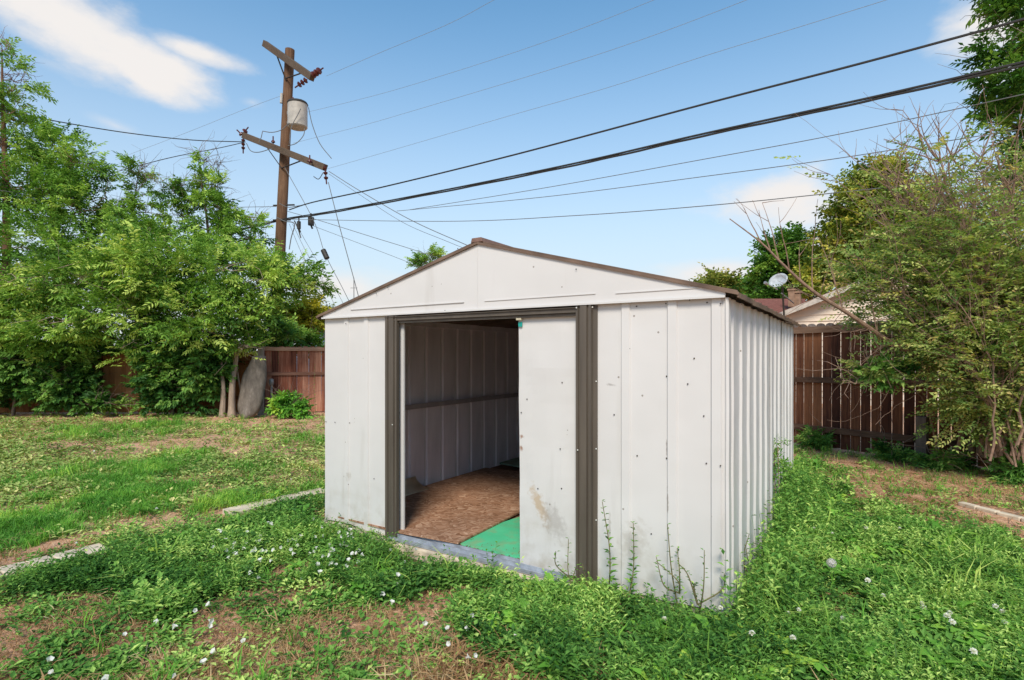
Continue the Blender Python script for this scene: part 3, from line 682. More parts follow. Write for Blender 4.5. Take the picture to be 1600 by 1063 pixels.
fence('wooden_fence', 'orange brown wooden fence showing through the dark vines at left', P(-420, 640, 13.6)[:2], P(398, 640, 13.6)[:2], 1.55, M_fence_o, M_fence_o, M_post_grey, .145, .002,
      [(1.25, .09), (.4, .08)], [], side=-1, seed=6)

# metal conduit with round cap
c = G(424, 648); root = empty('metal_pipe', tuple(c), 0, 'grey metal pipe with a round cap standing before the red fence', 'pipe')
mb = MB(); mb.tube([(0, 0, -.05), (0.0, 0, .50), (.01, 0, .78)], .028, 10); mb.build('pipe', M_steel, root, smooth=True)
mb = MB(); mb.lathe([(.03, .70), (.055, .73), (.06, .80), (.05, .86), (.01, .88)], n=12); mb.build('cap', M_steel, root, smooth=True)
# leaning curved grey panel
def leaning():
    c = P(393, 650, 12.75); c[2] = 0; V = []; nz_, nx = 14, 8
    for i in range(nz_ + 1):
        t = i / nz_; z = 1.42 * t
        hw = .29 * (1 - max(0, (.24 - t) / .24) ** 2 * .55)
        for j in range(nx + 1):
            s = j / nx * 2 - 1; x = s * hw * (1 - max(0, (t - .68) / .32) * (.75 if s < 0 else .25)) + .06 * (t - .5) + .05; y = -.22 * (1 - t) ** 2 * 1.0 - .04 + .12 * t - .16 * (1 - s * s)
            V.append((x, y, z + .01))
    Fc = [(i * (nx + 1) + j, i * (nx + 1) + j + 1, (i + 1) * (nx + 1) + j + 1, (i + 1) * (nx + 1) + j) for i in range(nz_) for j in range(nx)]
    t = NT('weathered_curved_sheet'); n = t.noise(7, 8, (1.5, 1.5, .6), .7); m = t.finish(t.ramp(n, [(.3, (.09, .07, .055)), (.55, (.16, .13, .105)), (.75, (.30, .25, .21))]), .8, 0, t.bump(n, .3, .01), .3)
    o = mesh_np('curved_panel', V, Fc, m, smooth=True); o.location = tuple(c); md = o.modifiers.new('t', 'SOLIDIFY'); md.thickness = .02
    tag(o, 'grey weathered curved panel leaning beside the grey fence post', 'panel')
leaning()

# ------------------------------------------------------------------ concrete edging strips
def strip(label, pts, w, h=.055):
    mb = MB(); pts = [G(*p) for p in pts]; c = pts[0]; pts = [np.array(p) - c for p in smooth_pts(pts, 2)]
    for i in range(len(pts) - 1):
        mb.val = random.random(); a, b = pts[i], pts[i + 1]; d = (b - a) / np.linalg.norm(b - a); mb.bar(a + d * .006 + (0, 0, h / 2), b - d * .003 + (0, 0, h / 2 + random.uniform(-.001, .001)), w * random.uniform(.98, 1.03), h)
    o = mb.build('concrete_edging', M_conc, bevel=.008); o.location = tuple(c); tag(o, label, 'edging'); return o
strip('pale concrete edging strip crossing the grass at the far left', [(-160, 945), (0, 906), (85, 884), (165, 864)], .21)
strip('pale concrete edging strip leading to the left corner of the shed', [(355, 808), (430, 790), (510, 772)], .2)
strip('pale edging strip lying on the bare soil at the far right', [(1500, 790), (1560, 806), (1640, 826)], .07, .04)

# ------------------------------------------------------------------ utility pole
Yp = 17.0
PB = np.array([P(426, 600, Yp)[0], Yp, 0]); tp = P(453, 78, Yp)
pole = empty('utility_pole', tuple(PB), 0, 'tall brown wooden utility pole with two crossarms and a transformer, rising behind the trees', 'utility pole')
lean = (tp - PB)
def onpole(py): t = (P(0, py, Yp)[2]) / tp[2]; return PB + lean * t
mb = MB(); mb.val = .5; mb.tube([PB + lean * t for t in np.linspace(0, 1, 9)], [.175 - .035 * t for t in np.linspace(0, 1, 9)], 18); mb.build('shaft', M_pole, pole, PB, True)
def arm(a, b, w=.15, h=.19):
    mb = MB(); mb.val = .5; mb.bar(a, b, w, h); mb.build('crossarm', M_arm, pole, PB, bevel=.01)
a0, a1 = P(418, 74, 17.75), P(492, 127, 15.9); a0[1] -= .2; a1[1] -= .2
arm(a0, a1)
b0, b1 = P(386, 216, 17.55), P(512, 266, 16.0); b0[1] -= .2; b1[1] -= .2
arm(b0, b1)
def brace(p, q, r=.022):
    mb = MB(); mb.bar(p, q, .05, .015); mb.build('brace', M_dark, pole, PB)
def fr(a, b, t, dz=0, dy=0): p = a + (b - a) * t; return p + np.array([0, dy, dz])
brace(fr(a0, a1, .27, -.08), onpole(130) + (0, -.17, 0)); brace(fr(a0, a1, .80, -.08), onpole(127) + (0, -.17, 0))
brace(fr(b0, b1, .30, -.08), onpole(266) + (0, -.17, 0)); brace(fr(b0, b1, .72, -.08), onpole(266) + (0, -.17, 0))
def insulator(c, d, n=3, r=.09, step=.11):
    """string of discs along d"""
    mb = MB(); c = np.array(c); d = np.array(d, float); d /= np.linalg.norm(d)
    mb.tube([c, c + d * (step * n + .12)], .022, 6)
    for i in range(n):
        p = c + d * (step * (i + .6)); mb.tube([p - d * .035, p - d * .02, p + d * .02, p + d * .04], [.03, r, r * .85, .03], 10)
    mb.build('insulator', M_insul, pole, PB, True)
insulator(a1 + (0, 0, .06), (1, -.55, .28), 3, .10); insulator(a1 + (-.15, 0, -.05), (-1, .3, -.45), 3, .085)
insulator(b0 + (0, 0, .1), (.5, -.2, .4), 1, .09); insulator(b0 + (0, -.05, -.1), (.0, 0, -1), 3, .06, .12); insulator(b0 + (-.04, 0, 0), (-.5, -.2, .5), 1, .08)
insulator(b1 + (0, -.05, .05), (.1, 0, -1), 3, .065, .14); insulator(b1 + (-.45, 0, .1), (0, 0, 1), 1, .08, .14); insulator(fr(b0, b1, .38, .1), (0, 0, 1), 1, .06)
# transformer
tc_ = P(465, 181, 16.55); tr = .285; th_ = .74
mb = MB(); mb.lathe([(tr * .9, -th_ / 2), (tr, -th_ / 2 + .03), (tr, th_ / 2 - .04)], tc_, 24); tk = mb.build('transformer', M_tank, pole, PB, True)
mb = MB(); mb.lathe([(tr + .012, th_ / 2 - .039), (tr + .02, th_ / 2 - .02), (tr * .97, th_ / 2 + .03), (tr * .4, th_ / 2 + .06)], tc_, 24); mb.build('lid', M_dark, tk, None, True).location = (0, 0, 0)
for ch in tk.children: ch.data.transform(Matrix.Translation(Vector(-PB)))
for dx_, dz_ in ((-.12, .46), (.24, .33), (.12, .40)):
    mb = MB(); p = tc_ + (dx_, -.05, dz_); mb.tube([p - (0, 0, .1), p - (0, 0, .06), p - (0, 0, .03), p, p + (0, 0, .04), p + (0, 0, .07)], [.025, .045, .03, .045, .03, .02], 8); o = mb.build('bushing', M_insul, tk, PB, True)
mb = MB(); mb.bar(onpole(178) , tc_ + (-.2, .1, .15), .1, .1); mb.bar(onpole(178) - (0, 0, .3), tc_ + (-.2, .1, -.15), .1, .06); mb.build('mounting_bracket', M_steel, pole, PB)
mb = MB(); mb.tube([onpole(150) + (-.12, -.15, 0), onpole(165) + (-.12, -.16, 0)], .04, 8); mb.build('fuse_cutout', M_tank, pole, PB, True)
def pjump(pts, Y=16.3, r=.012):
    mb = MB(); mb.tube(smooth_pts([P(x, y, Y) for x, y in pts], 5), r, 5); mb.build('jumper_wire', M_thin, pole, PB)
pjump([(482, 168), (488, 195), (500, 225), (518, 248)]); pjump([(476, 200), (474, 212), (463, 224), (450, 228)]); pjump([(452, 192), (440, 203), (425, 207), (410, 205)]); pjump([(410, 206), (408, 215), (405, 222)])
pjump([(452, 225), (455, 200), (465, 180), (470, 170)], 16.2); pjump([(385, 224), (392, 236), (405, 238), (425, 232)]); pjump([(505, 270), (498, 280), (490, 276)])
pjump([(432, 340), (445, 346), (460, 350), (455, 372), (452, 390)], 16.5, .016); pjump([(436, 318), (450, 324), (465, 322), (478, 320)], 16.5)
pjump([(399, 330), (408, 340), (418, 352), (425, 345)], 16.5); pjump([(460, 345), (466, 358), (470, 372)], 16.5, .02)
# hanging dampers / terminals
for (x, y, w_, h_) in ((486, 346, .11, .24), (467, 352, .07, .22)):
    mb = MB(); c = P(x, y, 16.4); mb.tube([c + (0, 0, h_ / 2), c + (0, 0, -h_ / 2)], w_ * .8, 8); mb.tube([c + (0, 0, h_ / 2 + .12), c + (0, 0, h_ / 2)], .02, 5); mb.tube([c - (0, 0, h_ / 2), c - (-.04, 0, h_ / 2 + .1)], .03, 6)
    mb.build('cable_terminal', M_dark, pole, PB, True)
mb = MB(); mb.tube([onpole(322) + (-.26, -.05, 0), onpole(322) + (.4, -.05, .02)], .025, 6); mb.build('pole_hardware', M_dark, pole, PB, True); mb = MB(); mb.tube([onpole(345) + (-.24, -.05, 0), onpole(345) + (.3, -.05, .02)], .03, 6); mb.build('pole_hardware', M_dark, pole, PB)

# wires ---------------------------------------------------------------
def wplane(px, py):
    u = (px - 800) / F; t = (17 * u + 7.3) / (13.7 + 10.1 * u); Y = 17 - 10.1 * t; return P(px, py, Y)
def wire(label, pts, r, mat, k=10, plane=True, group=None, second=None):
    p3 = [wplane(x, y) if len(q) == 2 else P(x, y, q[2]) for q in pts for x, y in [q[:2]]]
    sp = smooth_pts(p3, k); c = sp[0]; mb = MB(); mb.tube([p - c for p in sp], r, 6)
    if second:      # cable lashed along a messenger strand
        mb.tube([p - c + np.array([0, .01, -second - .004 * math.sin(i * 1.3)]) for i, p in enumerate(sp)], r * 1.05, 6)
    o = mb.build('overhead_wire', mat, smooth=True); o.location = tuple(c); tag(o, label, 'wire', group); return o
wire('thick black cable, the lowest of the two heavy ones running up to the right edge', [(360, 362, 17.6), (440, 343), (520, 330), (700, 296), (900, 255), (1100, 209), (1350, 155), (1600, 97), (1750, 60)], .017, M_wire, second=.035)
wire('heavy black cable above the lashed pair, leaving the pole to the top right', [(452, 328), (490, 316), (600, 292), (800, 243), (1100, 163), (1350, 98), (1600, 30), (1750, -12)], .017, M_wire)
wire('thin grey wire just below the heavy cables, reaching the upper right tree', [(640, 328), (850, 294), (1100, 249), (1300, 212), (1520, 165), (1700, 125)], .006, M_thin)
wire('thin grey wire crossing above the middle cloud on the right', [(620, 330), (850, 308), (1100, 276), (1300, 249), (1490, 219), (1700, 186)], .006, M_thin)
wire('thin grey wire running low across the sky over the shed roof', [(455, 343), (700, 346), (900, 337), (1100, 322), (1320, 300), (1620, 268)], .007, M_thin)
wire('faint wire crossing the top edge right of centre, the rightmost of the high four', [(512, 264), (650, 224), (800, 180), (950, 137), (1100, 88), (1250, 42), (1385, 0), (1500, -38)], .0038, M_faint)
wire('faint wire crossing the top edge, second from the right of the high four', [(458, 224), (560, 198), (650, 172), (850, 112), (1000, 63), (1167, 0), (1280, -45)], .0038, M_faint)
wire('faint wire crossing the top edge, third from the right of the high four', [(478, 176), (560, 156), (640, 134), (780, 90), (900, 48), (1022, 0), (1130, -45)], .0038, M_faint)
wire('faint wire from the upper crossarm insulator to the top edge above the pole', [(510, 119), (600, 80), (700, 38), (772, 0), (850, -42)], .0048, M_faint)
wire('dark wire from the lower crossarm rising over the left trees to the edge', [(382, 222, 17.2), (300, 219, 16.2), (200, 208, 15.2), (90, 190, 14.2), (10, 173, 13.4), (-80, 148, 12.6)], .014, M_wire)
wire('dark wire from the lower crossarm dropping into the crown of the left trees', [(384, 222, 17.2), (340, 232, 17), (260, 248, 16.6), (140, 280, 16)], .011, M_wire)
wire('thin wire passing level through the left trees to the pole', [(432, 323, 16.9), (300, 324, 16), (150, 314, 14.5), (0, 298, 13), (-100, 284, 12.2)], .008, M_thin)
wire('faint wire sloping down left from behind the transformer', [(444, 148, 17.3), (380, 172, 18), (290, 208, 19), (180, 250, 20)], .0048, M_faint)
wire('dark guy wire dropping steeply from the right crossarm end to the roofline', [(513, 285, 15.8), (530, 352, 15.5), (558, 455, 15), (566, 490, 14.9)], .011, M_thin)
gw = wire('guy wire with a black block halfway, dropping from the pole to the roofline', [(445, 262, 16.7), (490, 345, 16.3), (508, 397, 16), (535, 450, 15.7), (560, 500, 15.4)], .009, M_thin)
mb = MB(); c0 = np.array(gw.location); pa, pb = P(505, 391, 16.03), P(511, 404, 15.97); mb.tube([pa - c0, pb - c0], .075, 10); mb.build('insulator_block', M_dark, gw, smooth=True)
wire('service wire from the right crossarm end down behind the shed roof peak', [(514, 268, 15.9), (560, 297, 15.5), (640, 343, 15), (722, 380, 14.5), (800, 412, 14)], .010, M_thin)
wire('lower service wire beside the one reaching the shed roof peak', [(514, 272, 15.9), (560, 303, 15.6), (630, 348, 15.2), (700, 378, 14.8), (800, 418, 14.2)], .006, M_thin)
wire('slack wire from mid pole sloping down right to the roof edge', [(448, 330, 16.8), (500, 345, 16.5), (580, 370, 16), (660, 395, 15.5), (760, 430, 15)], .008, M_thin)
wire('lowest slack wire from the black terminal down right to the roof edge', [(486, 352, 16.4), (560, 380, 16), (645, 413, 15.5), (740, 455, 15)], .006, M_thin)
for i, (x0, x1, lab) in enumerate(((452, 500, 'leftmost'), (457, 512, 'middle'), (462, 526, 'rightmost'))):
    wire('%s of three thin drop wires fanning from the pole behind the yellowing branches' % lab, [(x0, 350, 16.8), ((x0 + x1) / 2 - 3, 400, 16.6), (x1, 455, 16.3), (x1 + 22, 500, 16.1)], .006, M_thin)

# ------------------------------------------------------------------ neighbouring buildings
def shingles(name, c):
    t = NT(name); n = t.noise(8, 4); w = t.n('ShaderNodeTexBrick'); t.l(t.co(), w.inputs['Vector']); w.inputs['Scale'].default_value = 6
    w.inputs['Color1'].default_value = tuple(x * .8 for x in c) + (1,); w.inputs['Color2'].default_value = tuple(x * 1.2 for x in c) + (1,); w.inputs['Mortar'].default_value = tuple(x * .5 for x in c) + (1,)
    return t.finish(t.mix(t.ramp(n, [(.3, 0.0), (.7, .3)]), w.outputs[0], tuple(x * .6 for x in c)), .95, 0, None, .1)
M_shingle = shingles('red_shingles', (.23, .095, .075))
def house():
    c0 = P(1224, 0, 17.0); a = -.60; ca, sa = math.cos(a), math.sin(a); hw = 3.4; ez = EYE + 60 / F * 17; az_ = ez + hw * .40
    root = empty('neighbour_house', (c0[0], c0[1], 0), a, 'beige lap sided house with red shingle roof behind the right fence', 'house')
    w2l = lambda x, y: ((x - c0[0]) * ca + (y - c0[1]) * sa, -(x - c0[0]) * sa + (y - c0[1]) * ca)
    t = NT('beige_lap_siding'); n = t.noise(3, 3); m = t.finish(t.mix(n, (.66, .54, .43), (.74, .62, .50)), .7)
    mb = MB(); st = .19; z = 0
    while z < az_ - .05:
        z1 = min(z + st, az_ - .02); f = lambda zz: hw if zz <= ez else hw * max(0, (az_ - zz)) / (az_ - ez)
        p, q = f(z), f(z1); mb.add([(hw - p, -.03, z), (hw + p, -.03, z), (hw + q, 0, z1), (hw - q, 0, z1), (hw - p, 0, z), (hw + p, 0, z)], [(0, 1, 2, 3), (0, 4, 5, 1)]); z = z1
    mb.add([(0, 0, 0), (0, 9, 0), (0, 9, ez), (0, 0, ez)], [(0, 3, 2, 1)]); mb.add([(2 * hw, 0, 0), (2 * hw, 9, 0), (2 * hw, 9, ez), (2 * hw, 0, ez)], [(0, 1, 2, 3)])
    mb.build('wall', m, root)
    rm = MB(); sl = .40; ov = .3; fm = MB()
    for sg in (-1, 1):
        X = lambda x: hw + sg * x
        q = [(X(hw + ov), -.35, ez - sl * ov + .06), (hw, -.35, az_ + .06), (hw, 9, az_ + .06), (X(hw + ov), 9, ez - sl * ov + .06)]
        rm.slab(q if sg < 0 else q[::-1], (0, 0, .08)); fm.bar((X(hw + ov), -.38, ez - sl * ov + .04), (hw, -.38, az_ + .04), .04, .15)
    rm.build('roof', M_shingle, root); fm.build('fascia', simple('pale_fascia', (.48, .42, .36), .6), root)
    zr = EYE + 86 / F * 20; ze = EYE + 58 / F * 18.6; L2 = lambda px, Y: w2l(P(px, 0, Y)[0], Y)
    p0, p1, p2, p3 = L2(1165, 18.6), L2(1262, 18.6), L2(1258, 20.5), L2(1170, 20.5)
    wr = MB(); wr.slab([(p0[0], p0[1], ze), (p1[0], p1[1], ze), (p2[0], p2[1], zr), (p3[0], p3[1], zr)], (0, 0, .1)); wr.build('wing_roof', M_shingle, root)
    wg = MB(); wg.slab([(p0[0] + .3, p0[1] + .3, 0), (p1[0], p1[1] + .3, 0), (p2[0], p2[1], 0), (p3[0] + .3, p3[1], 0)], (0, 0, ze - .05)); wg.build('wing_wall', m, root)
    for (px_, py_, h_, r_) in ((1237, 455, .55, .10), (1245, 459, .45, .13)):
        p = P(px_, py_, 19.0); x, y = w2l(p[0], p[1]); cm = MB(); cm.box(x - r_, x + r_, y - r_, y + r_, p[2] - h_, p[2]); cm.box(x - r_ * 1.25, x + r_ * 1.25, y - r_ * 1.25, y + r_ * 1.25, p[2] + .002, p[2] + .07)
        cm.build('chimney', simple('brown_chimney_brick', (.28, .17, .11), .9), root, bevel=.01)
house()
def dish():
    c = P(1218, 440, 16.2); base = P(1226, 490, 16.6)
    root = empty('satellite_dish', tuple(base), 0, 'pale oval satellite dish on the red roof behind the right fence', 'satellite dish')
    n = 24; V = []; rings = 5; d = Vector((-.75, -.45, .35)).normalized(); u = d.cross(Vector((0, 0, 1))).normalized(); w = u.cross(d)
    for i in range(1, rings + 1):
        r = i / rings
        for k in range(n): t = 2 * math.pi * k / n; V.append(Vector(c) + u * (.29 * r * math.cos(t)) + w * (.22 * r * math.sin(t)) + d * (.09 * r * r))
    V.append(Vector(c)); fs = [((i) * n + k, (i) * n + (k + 1) % n, (i + 1) * n + (k + 1) % n, (i + 1) * n + k) for i in range(rings - 1) for k in range(n)] + [(len(V) - 1, (k + 1) % n, k) for k in range(n)]
    mb = MB(); mb.add(V, fs); o = mb.build('reflector', simple('pale_dish_paint', (.46, .48, .50), .4), root, base, True); m = o.modifiers.new('t', 'SOLIDIFY'); m.thickness = .015
    mb = MB(); mb.tube([Vector(c) - d * .03, Vector(c) - d * .15 - Vector((0, 0, .1)), Vector(base) + Vector((0, 0, -.35))], .028, 8); mb.build('mast', M_dark, root, base, True)
    mb = MB(); mb.tube([Vector(c) - w * .26, Vector(c) + d * .55 - w * .33], .018, 6); mb.tube([Vector(c) + d * .52 - w * .33, Vector(c) + d * .62 - w * .33], .045, 8); mb.build('feed_arm', M_steel, root, base, True)
    mb = MB(); mb.tube([Vector(c) - d * .1 - Vector((0, 0, .3)), P(1240, 474, 16.9)], .018, 6); mb.build('strut', M_steel, root, base)
dish()
def blue_building():
    Yb = 20.0; x0 = P(462, 0, Yb)[0]; x1 = P(640, 0, Yb)[0]; zt = EYE + 50 / F * Yb
    root = empty('blue_outbuilding', (x0, Yb, 0), 0, 'pale blue building corner behind the left fence beside the shed', 'building')
    mb = MB(); mb.box(0, x1 - x0, 0, 6, 0, zt); mb.build('wall', simple('pale_blue_paint', (.30, .40, .52), .7, 0, .1, 3), root)
    mb = MB(); mb.slab([(-.3, -.4, zt + .003), (x1 - x0 + .3, -.4, zt + .003), (x1 - x0 + .3, 6.3, zt + .4), (-.3, 6.3, zt + .4)], (0, 0, .09)); mb.build('roof', M_roof, root)
    mb = MB(); a = P(497, 514, Yb - .25) - np.array([x0, Yb, 0]); mb.tube([a, a + (1.2, 0, 0)], .11, 10); mb.build('wall_pipe', M_dark, root, smooth=True)
blue_building()
mb = MB(); c = P(553, 475, 19.0); mb.tube([(0, 0, 0), (0, 0, .9)], .014, 6); mb.tube([(-.12, 0, .55), (.12, 0, .55)], .008, 5); mb.tube([(0, 0, -3.0), (0, 0, 0)], .03, 6)
o = mb.build('antenna_mast', M_thin); o.location = (c[0], c[1], c[2]); o.location.z = 3.0 if c[2] < 3.0 else c[2]; tag(o, 'thin antenna mast poking above the left roof slope of the shed', 'antenna')

# ------------------------------------------------------------------ trees, left
GL = 'trees along the left fence'
def gp(px, Y): return np.array([(px - 800) / F * Y, Y, 0])
tree('elm_tree', 'tallest leafy tree with reddish trunk at the far left edge', 'tree', GL, [gp(2, 13.8), P(10, 430, 13.8), P(9, 300, 13.7), P(4, 150, 13.6), P(3, 70, 13.6)], .13,
     [bl(4, 80, 13.6, 20, 26), bl(4, 150, 13.6, 30, 34), bl(25, 190, 13.6, 34, 30), bl(0, 230, 13.6, 50, 45), bl(30, 300, 13.6, 60, 45), bl(30, 130, 13.7, 22, 22), bl(-60, 260, 13.6, 60, 90), bl(-90, 420, 13.6, 100, 90), bl(20, 400, 13.9, 50, 40)], 1900, T_elm, LM_elm, M_bark_red, 11, .95, .25)
tree('elm_tree', 'broad rounded tree left of the two slender tree tops', 'tree', GL, [gp(95, 14.3), P(90, 480, 14.2), P(80, 360, 14), P(85, 240, 13.9)], .12,
     [bl(75, 235, 13.9, 48, 38), bl(120, 270, 13.8, 38, 40), bl(60, 310, 13.6, 60, 50), bl(135, 330, 13.6, 50, 45), bl(90, 390, 13.5, 70, 50), bl(150, 400, 13.4, 50, 45)], 2300, T_elm, LM_elm, M_bark_red, 12, .95, .25)
tree('elm_tree', 'slender tree top nearest the middle of the left clump', 'tree', GL, [gp(215, 15), P(215, 480, 15), P(205, 360, 14.9), P(218, 262, 14.8)], .1,
     [bl(222, 268, 14.8, 7, 24), bl(205, 268, 14.8, 6, 18), bl(240, 285, 14.8, 8, 22), bl(268, 300, 14.8, 5, 34), bl(216, 300, 14.8, 18, 20), bl(198, 325, 14.8, 28, 24), bl(238, 335, 14.8, 22, 28), bl(175, 350, 14.6, 35, 30), bl(235, 375, 14.5, 40, 35), bl(200, 425, 14.4, 60, 45)], 1350, T_ash, LM_elm, M_bark, 13, 1.05, .2)
tree('elm_tree', 'slender airy tree top closest to the utility pole', 'tree', GL, [gp(330, 15.2), P(330, 480, 15.1), P(325, 360, 15), P(310, 250, 14.9)], .1,
     [bl(308, 248, 14.9, 4, 16), bl(325, 258, 14.9, 8, 22), bl(342, 262, 14.9, 5, 20), bl(312, 285, 14.9, 14, 22), bl(345, 292, 14.9, 12, 20), bl(322, 318, 14.9, 28, 22), bl(352, 335, 14.8, 14, 28), bl(330, 360, 14.8, 34, 30), bl(284, 300, 15, 5, 34), bl(276, 345, 15, 10, 30), bl(345, 405, 14.6, 50, 40), bl(398, 352, 15.2, 12, 18), bl(405, 375, 15.2, 18, 20), bl(412, 405, 15, 26, 24)], 1250, T_ash, LM_elm, M_bark, 14, 1.05, .2)
tree('box_elder_tree', 'spreading bright green tree with pale trunks beside the curved panel', 'tree', GL, [gp(362, 12.8), P(363, 600, 12.8), P(368, 545, 12.9), P(340, 470, 12.9), P(300, 400, 12.9)], .085,
     [bl(70, 450, 12.6, 70, 45), bl(150, 440, 12.4, 75, 55), bl(240, 420, 12.4, 80, 55), bl(330, 430, 12.4, 75, 55), bl(405, 440, 12.5, 60, 48), bl(450, 432, 12.8, 32, 20), bl(492, 448, 13.2, 20, 9), bl(378, 495, 12.5, 42, 42), bl(300, 500, 12.4, 80, 50), bl(250, 545, 12.7, 70, 24), bl(190, 490, 12.4, 80, 42), bl(90, 515, 12.4, 80, 38), bl(385, 545, 12.5, 28, 12), bl(0, 480, 12.6, 60, 60), bl(-90, 470, 12.6, 70, 70)],
     6200, T_elm, LM_lime, M_bark_pale, 15, 1.0, .30, extra=[([gp(347, 12.8), P(349, 610, 12.8), P(345, 560, 12.9)], .075), ([gp(385, 13.15), P(374, 600, 13.1), P(368, 560, 13.0)], .03), ([P(300, 520, 12.6), P(250, 500, 12.5), P(140, 520, 12.4)], .06)])
GV = 'dark leafy vines over the left fence'
tree('vine_shrub', 'dark vine mass at the far left end of the fence', 'shrub', GV, [gp(20, 13.1), P(25, 600, 13.1), P(20, 560, 13.1)], .04, [bl(20, 590, 13.1, 60, 42), bl(-60, 590, 13.1, 60, 50), bl(60, 565, 13.1, 60, 36), bl(10, 545, 13.1, 60, 30), bl(95, 545, 13.2, 50, 24), bl(50, 612, 13.1, 50, 18)], 2100, T_vine, LM_vine, M_bark, 21, 1.0, .22)
tree('vine_shrub', 'dark round leaved bush between the two orange fence gaps', 'shrub', GV, [gp(110, 13.0), P(112, 600, 13.0), P(110, 580, 13.0)], .04, [bl(105, 605, 12.95, 48, 30), bl(110, 570, 13.05, 30, 30), bl(150, 632, 12.9, 46, 9), bl(175, 538, 13.2, 36, 14), bl(85, 625, 12.9, 40, 14)], 1150, T_vine, LM_vine, M_bark, 22, .95, .2)
tree('vine_shrub', 'large dark leafy bush under the tree, left of the pale trunks', 'shrub', GV, [gp(270, 13.0), P(270, 600, 13.0), P(275, 570, 13.0)], .05, [bl(252, 600, 12.95, 34, 38), bl(290, 590, 12.9, 60, 48), bl(318, 612, 12.9, 20, 26), bl(262, 550, 13.0, 45, 36), bl(310, 545, 13.0, 60, 40), bl(225, 632, 12.95, 30, 10), bl(330, 580, 12.95, 30, 40)], 2700, T_vine, LM_vine, M_bark, 23, .95, .22)
tree('vine_shrub', 'dark shrubbery over the fence behind the grey panel', 'shrub', GV, [gp(392, 14.2), P(392, 600, 14.2), P(395, 560, 14.2)], .05, [bl(395, 560, 14.1, 30, 20), bl(420, 520, 14.3, 40, 30)], 420, T_vine, LM_vine, M_bark, 24, 1.0, .22)
tree('yellow_tree', 'yellow leaved tree behind the red fence left of the shed', 'tree', None, [gp(472, 18.5), P(472, 560, 18.5), P(472, 510, 18.5)], .08, [bl(470, 488, 17.0, 32, 16), bl(460, 505, 17.0, 26, 16), bl(488, 500, 17.0, 16, 14)], 1000, T_elm, LM_yellow, M_bark, 31, 1.1, .2)
tree('green_shrub', 'green shrub below the yellow tree behind the red fence', 'shrub', None, [gp(480, 15.2), P(480, 570, 15.2), P(480, 545, 15.2)], .05, [bl(462, 535, 15.0, 26, 18), bl(498, 538, 15.3, 18, 13), bl(434, 522, 15.0, 20, 18)], 520, T_elm, LM_elm, M_bark, 32, 1.0, .2)
tree('low_bush', 'bright green rounded bush in front of the red fence', 'bush', None, [gp(450, 12.6), P(450, 636, 12.6), P(450, 628, 12.6)], .02, [bl(450, 632, 12.6, 22, 13), bl(435, 640, 12.5, 14, 9), bl(467, 640, 12.5, 13, 9)], 560, T_vine, LM_fine, M_bark, 33, .8, .12, zmin=.05)
tree('distant_tree', 'small tree top peeking over the left roof slope of the shed', 'tree', None, [gp(672, 24), P(672, 440, 24), P(672, 400, 24)], .08, [bl(672, 400, 24, 16, 8), bl(660, 410, 24, 14, 8)], 170, T_elm, LM_elm, M_bark, 34, 1.2, .2)
tree('distant_tree', 'low far tree crown just right of the shed roof edge', 'tree', None, [gp(1135, 30), P(1135, 500, 30), P(1135, 460, 30)], .2, [bl(1120, 450, 30, 26, 16), bl(1150, 455, 30, 28, 16), bl(1095, 460, 30, 20, 12), bl(1180, 465, 30, 30, 14)], 1300, T_maple, LM_olive, M_bark, 35, 2.0, .4)
tree('distant_tree', 'dark leafy tree behind the satellite dish', 'tree', None, [gp(1225, 25), P(1225, 500, 25), P(1225, 420, 25)], .2, [bl(1215, 400, 25, 30, 30), bl(1200, 435, 25, 26, 22), bl(1240, 385, 25, 20, 22), bl(1250, 430, 25, 40, 28), bl(1195, 460, 25, 30, 14)], 2000, T_maple, LM_dark, M_bark, 36, 1.7, .35)
tree('maple_tree', 'large rounded green tree behind the twiggy shrub on the right', 'tree', None, [gp(1390, 22), P(1390, 450, 22), P(1380, 360, 22), P(1380, 290, 22)], .25, [bl(1375, 285, 22, 45, 30), bl(1345, 320, 22, 50, 42), bl(1400, 330, 22, 60, 50), bl(1330, 370, 22, 50, 40), bl(1390, 400, 22, 80, 50), bl(1300, 400, 22, 40, 36), bl(1450, 390, 22, 70, 60), bl(1290, 440, 22, 50, 26)], 7000, T_maple, LM_maple, M_bark, 37, 1.5, .38, v0=.45, shell=.55)
tree('maple_tree', 'pale autumn tinged tree low behind the right shrub', 'tree', None, [gp(1560, 14), P(1560, 500, 14), P(1560, 420, 14)], .2, [bl(1560, 400, 14, 60, 80), bl(1600, 300, 14, 60, 60), bl(1500, 460, 14, 60, 50)], 900, T_elm, LM_olive, M_bark, 38, 1.0, .3)
tree('overhanging_tree', 'dark green tree hanging into the upper right corner', 'tree', None, [gp(1760, 8.5), P(1750, 350, 8.5), P(1700, 150, 8.4), P(1650, 40, 8.3)], .18, [bl(1590, 20, 8.0, 55, 30, .5), bl(1580, 85, 7.9, 50, 30, .5), bl(1575, 150, 7.9, 55, 36, .5), bl(1590, 200, 7.9, 50, 30, .45), bl(1660, 80, 8.2, 60, 120, .7), bl(1625, 250, 8.0, 50, 40, .5), bl(1600, -60, 8, 70, 60, .6)], 1750, T_ash, LM_dark, M_bark, 39, .95, .2, shell=.3)

